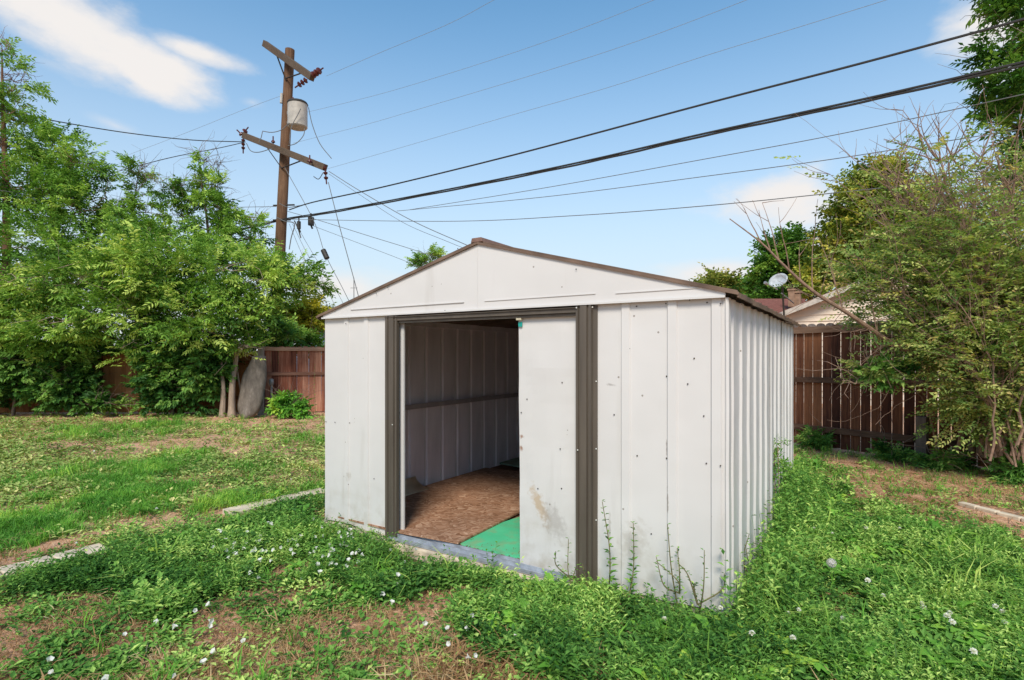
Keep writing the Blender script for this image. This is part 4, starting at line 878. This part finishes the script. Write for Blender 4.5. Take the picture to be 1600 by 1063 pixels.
# ------------------------------------------------------------------ twiggy shrub, right
def branchy(mb, p, d, L, r, rng, depth, tips, bend=.18, spl=3):
    pts = [np.array(p)]; k = 6; d = np.array(d, float); d /= np.linalg.norm(d)
    for i in range(k):
        d = d + rng.normal(size=3) * bend * .5 + np.array([0, 0, .03]); d /= np.linalg.norm(d); pts.append(pts[-1] + d * L / k)
    mb.tube(pts, [max(.0018, r * (1 - .72 * i / k)) for i in range(k + 1)], 5 if r > .01 else 4, False)
    tips.append((pts[-1], d)); tips.append((pts[-3], d))
    if depth > 0:
        for j in range(spl):
            i = rng.integers(2, k + 1); dd = d + rng.normal(size=3) * .55; branchy(mb, pts[i], dd, L * rng.uniform(.45, .75), max(.002, r * .45), rng, depth - 1, tips, bend, spl)
def twiggy_shrub():
    rng = np.random.default_rng(50); base = gp(1560, 7.1)
    root = empty('twiggy_shrub', tuple(base), 0, 'tall half bare shrub with many brown stems and small leaves right of the shed', 'shrub')
    mb = MB(); tips = []
    stems = [((1520, 705), (1432, 200), 6.9, .035), ((1530, 710), (1400, 300), 6.8, .03), ((1545, 715), (1475, 270), 6.9, .035), ((1550, 715), (1500, 240), 7.0, .035), ((1560, 720), (1540, 300), 7.0, .03), ((1575, 722), (1575, 250), 6.9, .03), ((1590, 725), (1610, 300), 6.9, .03),
             ((1535, 712), (1450, 330), 6.7, .03), ((1540, 712), (1370, 330), 6.9, .025), ((1560, 722), (1520, 400), 6.5, .02), ((1600, 735), (1590, 420), 6.4, .025), ((1580, 730), (1560, 450), 6.4, .02), ((1610, 740), (1660, 350), 6.6, .03), ((1500, 700), (1440, 450), 6.9, .025), ((1600, 730), (1640, 250), 6.9, .03), ((1560, 715), (1490, 300), 6.3, .026), ((1570, 715), (1530, 260), 6.25, .024), ((1590, 720), (1570, 330), 6.2, .024), ((1545, 700), (1455, 350), 6.35, .022), ((1610, 720), (1600, 250), 6.2, .022), ((1540, 700), (1350, 300), 6.9, .026), ((1540, 700), (1320, 380), 6.9, .022), ((1520, 700), (1380, 250), 6.95, .026), ((1535, 705), (1455, 215), 6.8, .028), ((1550, 705), (1510, 190), 6.85, .026), ((1530, 705), (1415, 280), 6.6, .024), ((1500, 700), (1360, 420), 6.75, .02), ((1570, 710), (1560, 230), 6.6, .024), ((1580, 715), (1510, 420), 6.15, .018), ((1550, 712), (1420, 400), 6.4, .02)]
    stems += [((rng.uniform(1540, 1620), rng.uniform(700, 730)), (rng.uniform(1370, 1620), rng.uniform(220, 440)), rng.uniform(5.95, 6.3), rng.uniform(.012, .02)) for _ in range(16)]
    for (a, b, Y, r) in stems:
        p0 = P(a[0], a[1], Y); p1 = P(b[0], b[1], Y + rng.normal(0, .2)); m = (p0 + p1) / 2 + np.array([rng.uniform(.05, .25), rng.normal(0, .1), -.05])
        m[0] += .15
        sp = smooth_pts([p0, m, p1], 7); sp = [q + rng.normal(size=3) * .018 for q in sp]; n = len(sp)
        mb.tube(sp, [max(.003, r * (1 - .88 * i / (n - 1))) for i in range(n)], 6, False)
        for j in range(17):
            i = rng.integers(int(n * .25), n - 1); d = (sp[i + 1] - sp[i]); d /= np.linalg.norm(d); dd = d + rng.normal(size=3) * np.array([.5, .5, .25])
            branchy(mb, sp[i], dd, rng.uniform(.35, .9), max(.0042, r * .38), rng, 1, tips)
    mb.build('stems', M_twig, root, base, True)
    # arching bare limb over the fence
    mb = MB(); lt = []
    arch = [P(1545, 640, 6.8), P(1480, 575, 6.7), P(1400, 540, 6.5), P(1330, 493, 6.3), P(1270, 455, 6.2), P(1225, 415, 6.1), P(1190, 380, 6.1), P(1140, 342, 6.1)]
    sp = smooth_pts(arch, 5); n = len(sp); mb.tube(sp, [.034 * (1 - .95 * i / (n - 1)) + .003 for i in range(n)], 8, False)
    for (i, tgt) in ((16, (1290, 370)), (20, (1262, 355)), (24, (1222, 350)), (26, (1185, 320)), (28, (1180, 330)), (30, (1155, 330)), (12, (1350, 400)), (9, (1380, 420)), (22, (1250, 400)), (6, (1400, 430))):
        e = P(tgt[0], tgt[1], 6.1 + rng.normal(0, .15)); d = e - sp[i]; branchy(mb, sp[i], d, np.linalg.norm(d), .009, rng, 1, lt, .1, 2)
    for k in range(16):   # fine dangling dry twigs
        i = rng.integers(8, 20); branchy(mb, sp[i], rng.normal(size=3) * .5 + np.array([-.6, 0, -.35]), rng.uniform(.3, .7), .004, rng, 1, [], .2, 2)
    for k in range(14):
        s0 = P(rng.uniform(1420, 1500), rng.uniform(520, 600), 6.6); branchy(mb, s0, np.array([-.8, 0, -.25]) + rng.normal(size=3) * .3, rng.uniform(.4, .9), .005, rng, 1, lt if k % 2 else [], .2, 2)
    o = mb.build('arching_limb', M_twig, root, base, True)
    # leaves: around twig tips lower down plus clumps
    blobs = [bl(1485, 535, 6.5, 55, 45, .35), bl(1545, 520, 6.3, 75, 60, .4), bl(1440, 560, 6.6, 36, 26, .3), bl(1350, 585, 6.7, 40, 16, .2), bl(1560, 620, 6.3, 75, 60, .35), bl(1505, 640, 6.5, 45, 45, .3), bl(1605, 560, 6.3, 50, 110, .4), bl(1440, 480, 6.8, 50, 30, .3), bl(1380, 470, 6.9, 45, 28, .25), bl(1395, 410, 7.0, 36, 26, .2), bl(1590, 420, 6.6, 36, 50, .3), bl(1600, 320, 6.8, 26, 50, .25), bl(1340, 440, 7.0, 26, 20, .2)]
    pos, dr, cv = crown_points(blobs, 2300, rng, .12, 8, .15)
    tpz = np.array([t[0] for t in tips if t[0][2] < P(0, 370, 7)[2]]); td = np.array([t[1] for t in tips if t[0][2] < P(0, 370, 7)[2]])
    zt = P(0, 370, 7)[2]; zz = P(0, 250, 7)[2]; ex = [t for t in tips if zt <= t[0][2] < zz and rng.random() < .30]; tpz = np.concatenate([tpz, np.array([t[0] for t in ex])]); td = np.concatenate([td, np.array([t[1] for t in ex])])
    lp = np.array([t[0] for t in lt]); keep = rng.random(len(lp)) < .05
    pos = np.concatenate([pos, tpz + rng.normal(size=tpz.shape) * .05, lp[keep]]); dr = np.concatenate([dr, td, np.array([t[1] for t in lt])[keep]])
    cv = np.concatenate([cv, rng.normal(0, .1, len(tpz) + keep.sum())])
    m = len(pos); yaw = np.arctan2(dr[:, 1], dr[:, 0]); V, Fc, A = scatter(T_small, pos, yaw, np.clip(dr[:, 2] * .5, -.5, .9), rng.normal(0, .5, m), .8 + .5 * rng.random(m), .5 + cv + rng.normal(0, .1, m), rng, .12)
    V[:, 2] = np.maximum(V[:, 2], .02); mesh_np('leaves', V, Fc, LM_bush, root, base, {'v': A})
twiggy_shrub()
tree('leafy_shoot', 'broad leaved green shoot hanging before the right fence', 'shrub', None, [gp(1470, 7.0), P(1440, 620, 6.9), P(1360, 590, 6.8)], .015, [bl(1365, 582, 6.7, 34, 16, .2), bl(1330, 600, 6.7, 22, 10, .15), bl(1400, 575, 6.7, 30, 16, .2)], 170, T_vine, LM_weed, M_twig, 41, .62, .12, branches=3)

# ------------------------------------------------------------------ ground cover
def clump(rng, n=9, h=.06, L=.03, w=.016, spread=.05, up=.6):
    V = []
    for i in range(n):
        a = rng.uniform(0, 2 * math.pi); r = spread * math.sqrt(rng.random()); z = h * rng.uniform(.35, 1); d = (math.cos(a + rng.normal(0, .5)), math.sin(a + rng.normal(0, .5)), rng.normal(up * .3, .35))
        V += quad_leaf((r * math.cos(a), r * math.sin(a), z), d, L * rng.uniform(.6, 1.3), w * rng.uniform(.7, 1.2), .1, .3)
    return np.array(V)
def stalks(rng, n=3, h=.12, L=.03, w=.011, per=7):
    V = []
    for i in range(n):
        a = rng.uniform(0, 6.28); lean_ = rng.uniform(.1, .6); hh = h * rng.uniform(.6, 1.1); sx = rng.normal(0, .02); sy = rng.normal(0, .02)
        for j in range(per):
            t = (j + 1) / per; p = (sx + math.cos(a) * lean_ * hh * t, sy + math.sin(a) * lean_ * hh * t, hh * t); b = j * 2.4 + rng.normal(0, .4)
            V += quad_leaf(p, (math.cos(b), math.sin(b), .55), L * (1.15 - .5 * t), w, .15, .3)
        V += [np.array((sx - .001, sy, 0)), np.array((sx + .001, sy, 0)), np.array((sx + math.cos(a) * lean_ * hh + .0008, sy + math.sin(a) * lean_ * hh, hh)), np.array((sx + math.cos(a) * lean_ * hh - .0008, sy + math.sin(a) * lean_ * hh, hh))]
    return np.array(V)
def blades(rng, n=10, h=.09, w=.004, lean_=.6, spread=.03):
    V = []
    for i in range(n):
        a = rng.uniform(0, 6.28); b = rng.uniform(0, 6.28); r = spread * math.sqrt(rng.random()); p = np.array((r * math.cos(a), r * math.sin(a), 0)); hh = h * rng.uniform(.5, 1.15); l = lean_ * rng.uniform(.3, 1.3)
        d = np.array((math.cos(b), math.sin(b), 0)); s = np.array((-math.sin(b), math.cos(b), 0)) * w / 2; m = p + d * hh * l * .35 + (0, 0, hh * .6); e = p + d * hh * l + (0, 0, hh * (1 - .25 * l))
        V += [p - s, p + s, m + s, m - s]; V += [m - s, m + s, e + s * .15, e - s * .15]
    return np.array(V)
TC = make_templates(6, clump, n=13, h=.07, L=.034, w=.019, spread=.062, up=1.0)
TCs = make_templates(5, clump, n=9, h=.03, L=.024, w=.015, spread=.05)
TST = make_templates(6, stalks, n=4, h=.15, L=.042, w=.012, per=8)
TFN = make_templates(5, blades, n=16, h=.075, w=.0035, lean_=.9, spread=.05)
TGR = make_templates(5, blades, n=10, h=.15, w=.005, lean_=1.1, spread=.04)
TDR = make_templates(5, blades, n=9, h=.035, w=.0026, lean_=1.8, spread=.05)
def rosette(rng, n=8, L=.10, w=.032):
    V = []
    for i in range(n):
        a = i * 2.4 + rng.normal(0, .3); d = np.array((math.cos(a), math.sin(a), .35 + rng.normal(0, .3))); d /= np.linalg.norm(d); l = L * rng.uniform(.6, 1.15); s = np.array((-math.sin(a), math.cos(a), 0)) * w * .5; u = np.array((0, 0, 1.))
        p = np.array((0, 0, .01)); m = p + d * l * .5; e = p + d * l - u * l * .25
        V += [p - s * .2, p + s * .2, m + s + u * .006, m - s + u * .006]; V += [m - s + u * .006, m + s + u * .006, e + s * .15, e - s * .15]
    return np.array(V)
TRO = make_templates(6, rosette)
TBF = make_templates(6, clump, n=16, h=.055, L=.022, w=.018, spread=.055, up=1.4)
TLW = make_templates(5, clump, n=8, h=.03, L=.045, w=.026, spread=.09)
def sample(n, rng, y0=2.2, y1=13.2, power=1.0):
    # denser towards the viewer
    u = rng.random(n); ymin, ymax = y0, y1; y = 1 / (1 / ymax ** power + u * (1 / ymin ** power - 1 / ymax ** power)) ** (1 / power)
    x = rng.uniform(-1.02, 1.02, n) * y
    sx, sy = shed_local(x, y); ok = ~((sx > -.0) & (sx < W_ + .0) & (sy > -.03) & (sy < D_ + .0))
    # keep within the yard
    ok &= (y < 13.3 + .0 * x)
    side = (x - F1[0]) * (-fd_[1]) + (y - F1[1]) * fd_[0]; ok &= ~((side > -.02) & (x > 1.5))
    return x[ok], y[ok]
STR = [((-160, 945), (165, 864)), ((355, 808), (510, 772)), ((1500, 790), (1640, 826))]
def keep_off_strips(x, y, w=.09):
    k = np.ones(len(x), bool)
    for a, b in STR:
        a, b = G(*a)[:2], G(*b)[:2]; d = b - a; L = np.linalg.norm(d); d /= L; t = (x - a[0]) * d[0] + (y - a[1]) * d[1]; s = np.abs((x - a[0]) * -d[1] + (y - a[1]) * d[0]); k &= ~((t > 0) & (t < L) & (s < (w * .45 if a[0] > -3.2 and a[0] < 0 else w * 1.2)) )
    return k
def cover(name, label, temps, lm, n, prob, seed, scale=(.7, 1.4), power=1.0, grow=.0, vfun=None, y1=13.2, zlift=0.0, pitch=.15, region=None):
    rng = np.random.default_rng(seed); x, y = sample(n, rng, 2.15, y1, power); l, f, b, lw = ground_fields(x, y); pr = prob(l, f, b, lw, x, y); sx, sy = shed_local(x, y); pr = pr * np.where((sx > .8) & (sx < 2.2) & (sy > -.38 + .2 * vnoise(x, y, .12, 4)), .12, 1); k = (rng.random(len(x)) < pr) & keep_off_strips(x, y, .12 + .06 * rng.random())
    x, y = x[k], y[k]; m = len(x); z = gz(x, y) + zlift
    sc = rng.uniform(*scale, m) * (.62 + .85 * fbm(x, y, .55, seed + 3)) * (1 + grow * np.clip((y - 4) / 8, 0, 1)); vb = .5 + (fbm(x, y, .4, seed) - .5) * 1.2 + rng.normal(0, .09, m)
    if vfun is not None: vb = vfun(vb, x, y)
    V, Fc, A = scatter(temps, np.stack([x, y, z], -1), rng.uniform(0, 6.28, m), rng.normal(0, pitch, m), rng.normal(0, pitch, m), sc, vb, rng, .12)
    V[:, 2] = np.maximum(V[:, 2], -.01)
    # leaves may not pass through the shed walls
    sx, sy = shed_local(V[:, 0], V[:, 1]); Q = ((sx > .0) & (sx < W_ - .0) & (sy > -.0) & (sy < D_)).reshape(-1, 4).any(1); Fc = Fc[~Q]
    o = mesh_np(name, V, Fc, lm, None, None, {'v': A}); tag(o, label, 'ground cover', None, 'stuff'); print(name, len(Fc)); return o
gapn = lambda x, y: (fbm(x, y, .22, 33) > .42)
rightside = lambda x, y: (800 + F * x / y > 900).astype(float)
cover('broad_weeds', 'low broad leaved green weeds covering the yard', TC, LM_weed, 90000, lambda l, f, b, lw, x, y: np.clip(l * 1.15 - .28, 0, 1) ** 1.2 * (.18 + .62 * gapn(x, y)) * .9, 61, (.6, 1.25), 1.4, .5)
cover('leafy_stalks', 'upright narrow leaved weeds among the ground cover', TST, LM_weed, 42000, lambda l, f, b, lw, x, y: np.clip(l * 1.2 - .35, 0, 1) * (.45 + .35 * rightside(x, y)), 62, (.45, 1.1), 1.4, .3)
cover('low_leaves', 'tiny creeping leaves scattered over the bare soil', TCs, LM_weed, 60000, lambda l, f, b, lw, x, y: .05 + .55 * (vnoise(x, y, .14, 8) > .62) * (1 - .3 * b), 63, (.7, 1.6), 1.4, .8)
cover('fine_grass', 'fine bright green feathery grass patches', TFN, LM_fine, 90000, lambda l, f, b, lw, x, y: np.clip(f * 1.4 - .3, 0, 1) * .85 + .03 * (y > 4.5), 64, (.7, 1.3), .8, .7)
cover('lawn_leaves', 'pale yellow green creeping plants over the far lawn', TLW, LM_lawn, 60000, lambda l, f, b, lw, x, y: np.clip(lw * 1.3 - .25, 0, 1) * (1 - .5 * f) * (1 - .8 * b) * (y > 4.2) * .8, 65, (.6, 1.2), .5, .5)
cover('dry_grass', 'dry straw coloured grass lying on the soil', TDR, LM_straw, 70000, lambda l, f, b, lw, x, y: .05 + .15 * b * (fbm(x, y, .3, 12) > .54) + .07 * (l < .3) + .3 * b * (x > 2), 66, (.6, 1.4), 1.2, .6)
cover('grass_tufts', 'longer green grass blades rising among the weeds', TGR, LM_fine, 12000, lambda l, f, b, lw, x, y: .012 * (1 - .7 * b) + .06 * (l > .5), 67, (.4, 1.1), 1.1, .2)
gapn = lambda x, y: (fbm(x, y, .22, 33) > .40)
cover('broad_leaf_rosettes', 'larger broad leaf rosettes among the lush weeds', TRO, LM_fine, 9000, lambda l, f, b, lw, x, y: np.clip(l * 1.2 - .3, 0, 1) * (.10 + .35 * rightside(x, y)), 68, (.5, 1.5), 1.3, .3, zlift=.035)
cover('clover_leaves', 'small round clover leaves spreading in the foreground', TBF, LM_vine, 60000, lambda l, f, b, lw, x, y: np.clip(l * 1.1 - .1, 0, 1) * (fbm(x, y, .5, 44) > .48) * .8, 69, (.6, 1.3), 1.5, .4, zlift=.01)
cover('tall_grass', 'long pale green grass blades standing in the weeds', TGR, LM_lime, 9000, lambda l, f, b, lw, x, y: np.clip(l - .3, 0, 1) * (.10 + .35 * rightside(x, y)) * (fbm(x, y, .5, 50) > .5), 70, (.6, 1.5), 1.2, .2)
cover('dead_stems', 'dry tan stems standing up through the weeds', TDR, LM_straw, 14000, lambda l, f, b, lw, x, y: .03 + .35 * (fbm(x, y, .4, 55) > .66), 77, (.9, 2.3), 1.2, .2)
# taller growth hugging the shed walls
def wall_growth():
    rng = np.random.default_rng(71); pts = []
    for i in range(2300):
        if rng.random() < .62: s = W_ + abs(rng.normal(.10, .12)) + .02; t = rng.uniform(-.1, D_ + .1)
        elif rng.random() < .6: s = rng.uniform(2.35, W_ + .1); t = -abs(rng.normal(.08, .08)) - .03
        else: s = rng.uniform(-.1, .95); t = -abs(rng.normal(.08, .10)) - .03
        pts.append((B_[0] + s * cT + t * sT, B_[1] - s * sT + t * cT))
    p = np.array(pts); m = len(p); z = gz(p[:, 0], p[:, 1])
    V, Fc, A = scatter(TST + TBF, np.column_stack([p, z]), rng.uniform(0, 6.28, m), rng.normal(0, .15, m), rng.normal(0, .15, m), rng.uniform(.4, 1.05, m), .52 + rng.normal(0, .2, m), rng, .1)
    sx, sy = shed_local(V[:, 0], V[:, 1]); Q = ((sx > .0) & (sx < W_ + .026) & (sy > -.02) & (sy < D_)).reshape(-1, 4).any(1); Fc = Fc[~Q]
    o = mesh_np('wall_weeds', V, Fc, LM_weed, None, None, {'v': A}); tag(o, 'leafy weeds growing thick along the foot of the shed walls', 'ground cover', None, 'stuff')
wall_growth()
def tall_side_growth():
    rng = np.random.default_rng(75); T = make_templates(6, stalks, n=2, h=.34, L=.048, w=.015, per=15); m = 480
    sl = W_ + .03 + np.abs(rng.normal(.05, .10, m)); tl = np.concatenate([rng.uniform(-.15, D_, m - 90), rng.normal(1.9, .5, 90)]); x = B_[0] + sl * cT + tl * sT; y = B_[1] - sl * sT + tl * cT
    V, Fc, A = scatter(T, np.column_stack([x, y, gz(x, y)]), rng.uniform(0, 6.28, m), rng.normal(0, .1, m), rng.normal(0, .1, m), rng.uniform(.5, 1.4, m), .55 + rng.normal(0, .2, m), rng, .1)
    sx, sy = shed_local(V[:, 0], V[:, 1]); Q = ((sx > .0) & (sx < W_ + .026) & (sy > -.02) & (sy < D_)).reshape(-1, 4).any(1)
    tag(mesh_np('side_wall_weeds', V, Fc[~Q], LM_weed, None, None, {'v': A}), 'ragged tall weeds standing along the right side wall of the shed', 'ground cover', None, 'stuff')
tall_side_growth()
# litter twigs on the bare soil at right
def litter():
    rng = np.random.default_rng(72); mb = MB(); 
    for i in range(900):
        px, py = rng.uniform(1240, 1640), rng.uniform(695, 830) ** 1.0; g = G(px, py)
        if (g[0] - F1[0]) * (-fd_[1]) + (g[1] - F1[1]) * fd_[0] > -.05: continue
        a = rng.uniform(0, 3.14); L = rng.uniform(.03, .22) if rng.random() < .9 else rng.uniform(.3, .7); zz = float(gz(g[0], g[1])) + .008; mb.val = rng.random(); mb.bar((g[0], g[1], zz), (g[0] + L * math.cos(a), g[1] + L * math.sin(a), zz + rng.uniform(0, .02)), .004, .003)
    for i in range(500):
        px, py = rng.uniform(0, 900), rng.uniform(900, 1080); g = G(px, py); a = rng.uniform(0, 3.14); L = rng.uniform(.02, .1); zz = float(gz(g[0], g[1])) + .006; mb.val = rng.random(); mb.bar((g[0], g[1], zz), (g[0] + L * math.cos(a), g[1] + L * math.sin(a), zz + rng.uniform(0, .012)), .003, .002)
    o = mb.build('twig_litter', simple('dry_litter', (.34, .20, .11), .9, 0, .5, 9)); tag(o, 'dry twigs and stalks littering the bare soil', 'litter', None, 'stuff')
litter()

# tall individual weeds before the shed
def tall_weed(px, py, htpx, seed, label, lx=0.0, sparse=False, lm=None):
    rng = np.random.default_rng(seed); g = G(px, py); h = htpx / F * g[1]; root = empty('tall_weed', tuple(g), 0, label, 'weed', 'tall weeds in front of the shed'); mb = MB(); V = []
    n = 1 if not sparse else 4
    for k in range(n):
        a = rng.uniform(-.5, .5) if k else 0; top = np.array([lx + math.sin(a) * h * .6 * (k > 0), rng.normal(0, .03), h * (1 if k == 0 else rng.uniform(.5, .85))])
        s0 = np.array([0, 0, h * .25 * (k > 0)]); sp = smooth_pts([s0, (s0 + top) / 2 + rng.normal(size=3) * .03, top], 8); mb.tube(sp, [.0050 * (1 - .6 * i / (len(sp) - 1)) for i in range(len(sp))], 5)
        for i, p in enumerate(sp[1:]):
            t = i / len(sp)
            for j in range(1 if sparse else 3):
                b = rng.uniform(0, 6.28); L = (.018 if sparse else .055 * (1.15 - t)) + .010; V += quad_leaf(p + rng.normal(size=3) * .003, (math.cos(b), math.sin(b), .5), L, L * .4, .2)
    mb.build('stem', simple('weed_stem', (.16, .14, .06), .8), root); V = np.array(V); mesh_np('leaves', V, np.arange(len(V)).reshape(-1, 4), lm or LM_weed, root, None, {'v': np.repeat(np.clip(.4 + rng.normal(0, .2, len(V) // 4), 0, 1), 4)})
tall_weed(950, 950, 165, 81, 'leafy tall weed just right of the brown door post', -.03)
tall_weed(976, 962, 140, 82, 'leafy tall weed with curled tip, second right of the door post', .06)
tall_weed(1062, 965, 150, 83, 'sparse branching weed stalk before the right front panel', -.08, True)
tall_weed(1090, 975, 120, 84, 'thin seed headed weed stalk near the near corner of the shed', .02, True)
tall_weed(905, 936, 90, 85, 'short wiry weed in front of the sliding door foot', -.06, True)
tall_weed(1160, 925, 95, 86, 'wiry weed beside the near corner of the side wall', .02, True)
tall_weed(494, 655, 85, 88, 'tall leafy weed before the red fence by the left edge of the shed', -.02)
def climber():
    rng = np.random.default_rng(90); b = np.array([B_[0] + (W_ + .06) * cT + 1.9 * sT, B_[1] - (W_ + .06) * sT + 1.9 * cT, 0.0]); root = empty('climbing_vine', tuple(b), 0, 'leafy vine climbing the right side wall of the shed', 'vine'); mb = MB(); pos = []
    for k in range(6):
        sx = rng.uniform(.0, .9) * 1.0; p0 = np.array([sx * sT, sx * cT, 0]); top = p0 + np.array([.03 + rng.normal(0, .05), rng.normal(0, .05), rng.uniform(.3, .75)]); sp = smooth_pts([p0, (p0 + top) / 2 + rng.normal(size=3) * .03, top], 9); mb.tube(sp, .004, 5); pos += sp
    mb.build('stem', M_twig, root); pos = np.array(pos); pos = np.repeat(pos, 3, 0) + rng.normal(size=(len(pos) * 3, 3)) * .03; m = len(pos)
    V, Fc, A = scatter(TC, pos - (0, 0, .03), rng.uniform(0, 6.28, m), rng.normal(0, .8, m), rng.normal(0, .8, m), rng.uniform(.5, 1.0, m), .5 + rng.normal(0, .15, m), rng, .1); mesh_np('leaves', V, Fc, LM_weed, root, None, {'v': A})
climber()
# leafy weeds at the foot of the right fence
for i, (px, py, Y, w, h, lab) in enumerate(((1590, 745, 6.3, 34, 20, 'broad green weed clump at the right edge under the shrub'), (1470, 720, 7.0, 34, 18, 'green weed clump at the foot of the grey fence post'), (1275, 690, 8.4, 22, 16, 'green weed clump where the right fence meets the shed'), (1390, 712, 7.6, 16, 10, 'small green weed clump midway along the right fence foot'), (1560, 700, 6.6, 40, 22, 'weed clump beneath the shrub stems'))):
    tree('weed_clump', lab, 'weed', 'weed clumps along the right fence', [gp(px, Y), P(px, py, Y) , P(px, py - 6, Y)], .006, [bl(px, py, Y, w, h, .18)], 190, T_ash, LM_weed, M_twig, 120 + i, .65, .1, branches=4, zmin=.04, shell=.2)

# flowers ------------------------------------------------------------
def flower_mesh():
    mb = MB(); n = 10; vs = [(0, 0, -.020)]
    for k in range(n):
        t = 2 * math.pi * k / n; r = .016 * (1 + .08 * math.cos(5 * t)); vs.append((r * .5 * math.cos(t), r * .5 * math.sin(t), -.005))
    for k in range(n):
        t = 2 * math.pi * k / n; r = .016 * (1 + .10 * math.cos(5 * t)); vs.append((r * math.cos(t), r * math.sin(t), .003))
    fs = [(0, 1 + (k + 1) % n, 1 + k) for k in range(n)] + [(1 + k, 1 + (k + 1) % n, 1 + n + (k + 1) % n, 1 + n + k) for k in range(n)]
    mb.add(vs, fs); return mb
fproto = None
def flower(px, py, label, group, rng, h=.07, sc=1.0, jitter=0, base=None):
    global fproto
    g = G(px, py, h)
    if fproto is None: o = flower_mesh().build('bindweed_flower', LM_petal); fproto = o
    else: o = fproto.copy(); COL.objects.link(o)
    o.location = (g[0], g[1], h); o.rotation_euler = (rng.uniform(-.2, 1.3), rng.normal(0, .7), rng.uniform(-1.2, 1.2)); o.scale = (sc * .82, sc * rng.uniform(.6, .85), sc)
    tag(o, label, 'flower', group)
rngf = np.random.default_rng(99)
L1 = 'small white bindweed flower in the dense patch left of the doorway'; G1 = 'white bindweed flowers left of the doorway'
for i in range(80):
    a = rngf.normal(0, 1, 2); px, py = (530 + a[0] * 45, 850 + a[1] * 26) if i < 40 else (400 + a[0] * 38, 850 + a[1] * 18)
    if py < 815 and px > 500: py = 860
    flower(px, min(max(py, 800), 920), L1, G1, rngf, .10, rngf.uniform(.8, 1.25))
L2 = 'small white bindweed flower on the soil and weeds of the foreground'; G2 = 'white bindweed flowers in the foreground'
for (x, y) in ((325, 944), (305, 954), (244, 972), (273, 978), (330, 970), (328, 978), (380, 1001), (333, 1017), (318, 1033), (78, 1030), (80, 1050), (272, 1056), (165, 1060), (195, 991), (225, 942), (147, 705), (245, 794), (404, 902), (345, 892), (375, 900), (598, 928), (664, 974), (699, 981), (738, 961), (738, 962), (701, 1006), (743, 1024), (730, 1026), (729, 982), (775, 898), (787, 911), (848, 906), (854, 898), (863, 901), (847, 918), (933, 917), (896, 936), (850, 933), (806, 992), (849, 1004), (788, 900), (727, 885), (610, 860), (632, 878), (622, 912), (990, 888), (613, 940), (455, 748), (120, 848), (470, 905)):
    flower(x, y, L2, G2, rngf, .065, rngf.uniform(.8, 1.2))
def clover_head():
    mb = MB(); r0 = np.random.default_rng(3)
    for i in range(46):
        d = r0.normal(size=3); d /= np.linalg.norm(d); d[2] = abs(d[2]) * 1.0 - .25; L = .013; q = quad_leaf(tuple(d * .003), d, L, .010, .0, .2); mb.add(q, [(0, 1, 2, 3)])
    return mb
cp = None; L3 = 'round white clover head among the lush weeds right of the shed'; G3 = 'white clover heads in the lush weeds'
for (x, y) in ((1272, 826), (1301, 834), (1353, 825), (1406, 826), (1356, 907), (1380, 931), (1441, 943), (1443, 950), (1248, 953), (1231, 958), (1239, 997), (1480, 963), (1484, 958), (1488, 972), (1556, 948), (1567, 956), (1317, 967), (1185, 867), (1126, 950), (1521, 1018), (1210, 795), (1220, 798), (1175, 990), (1038, 968), (1570, 973)):
    if cp is None: cp = clover_head().build('clover_head', LM_petal); o = cp
    else: o = cp.copy(); COL.objects.link(o)
    g = G(x, y, .14); o.location = tuple(g); o.rotation_euler = (rngf.normal(0, .3), rngf.normal(0, .3), rngf.uniform(0, 6)); o.scale = (rngf.uniform(.8, 1.15),) * 3; tag(o, L3, 'flower', G3)
def dandelion():
    g = G(1299, 925); root = empty('dandelion_clock', (g[0], g[1], 0), 0, 'large round dandelion seed head on a tall stem right of the shed', 'flower'); h = 45 / F * g[1] ; mb = MB(); mb.tube([(0, 0, 0), (.005, 0, h / 2), (0, 0, h)], .0025, 5); mb.build('stem', LM_fine, root)
    r0 = np.random.default_rng(4); mb = MB()
    for i in range(420):
        d = r0.normal(size=3); d /= np.linalg.norm(d); c = np.array([0, 0, h]); e = c + d * .028; s = np.cross(d, r0.normal(size=3)); s /= np.linalg.norm(s); u = np.cross(s, d)
        mb.add([c + d * .004, c + d * .004 + s * .0006, e + s * .0006, e], [(0, 1, 2, 3)]); mb.add([e + s * .004, e + u * .0012, e - s * .004, e - u * .0012], [(0, 1, 2, 3)]); mb.add([e + u * .004, e + s * .0012, e - u * .004, e - s * .0012], [(0, 1, 2, 3)])
    mb.build('seed_head', simple('seed_fluff', (.75, .72, .66), .9), root)
dandelion()
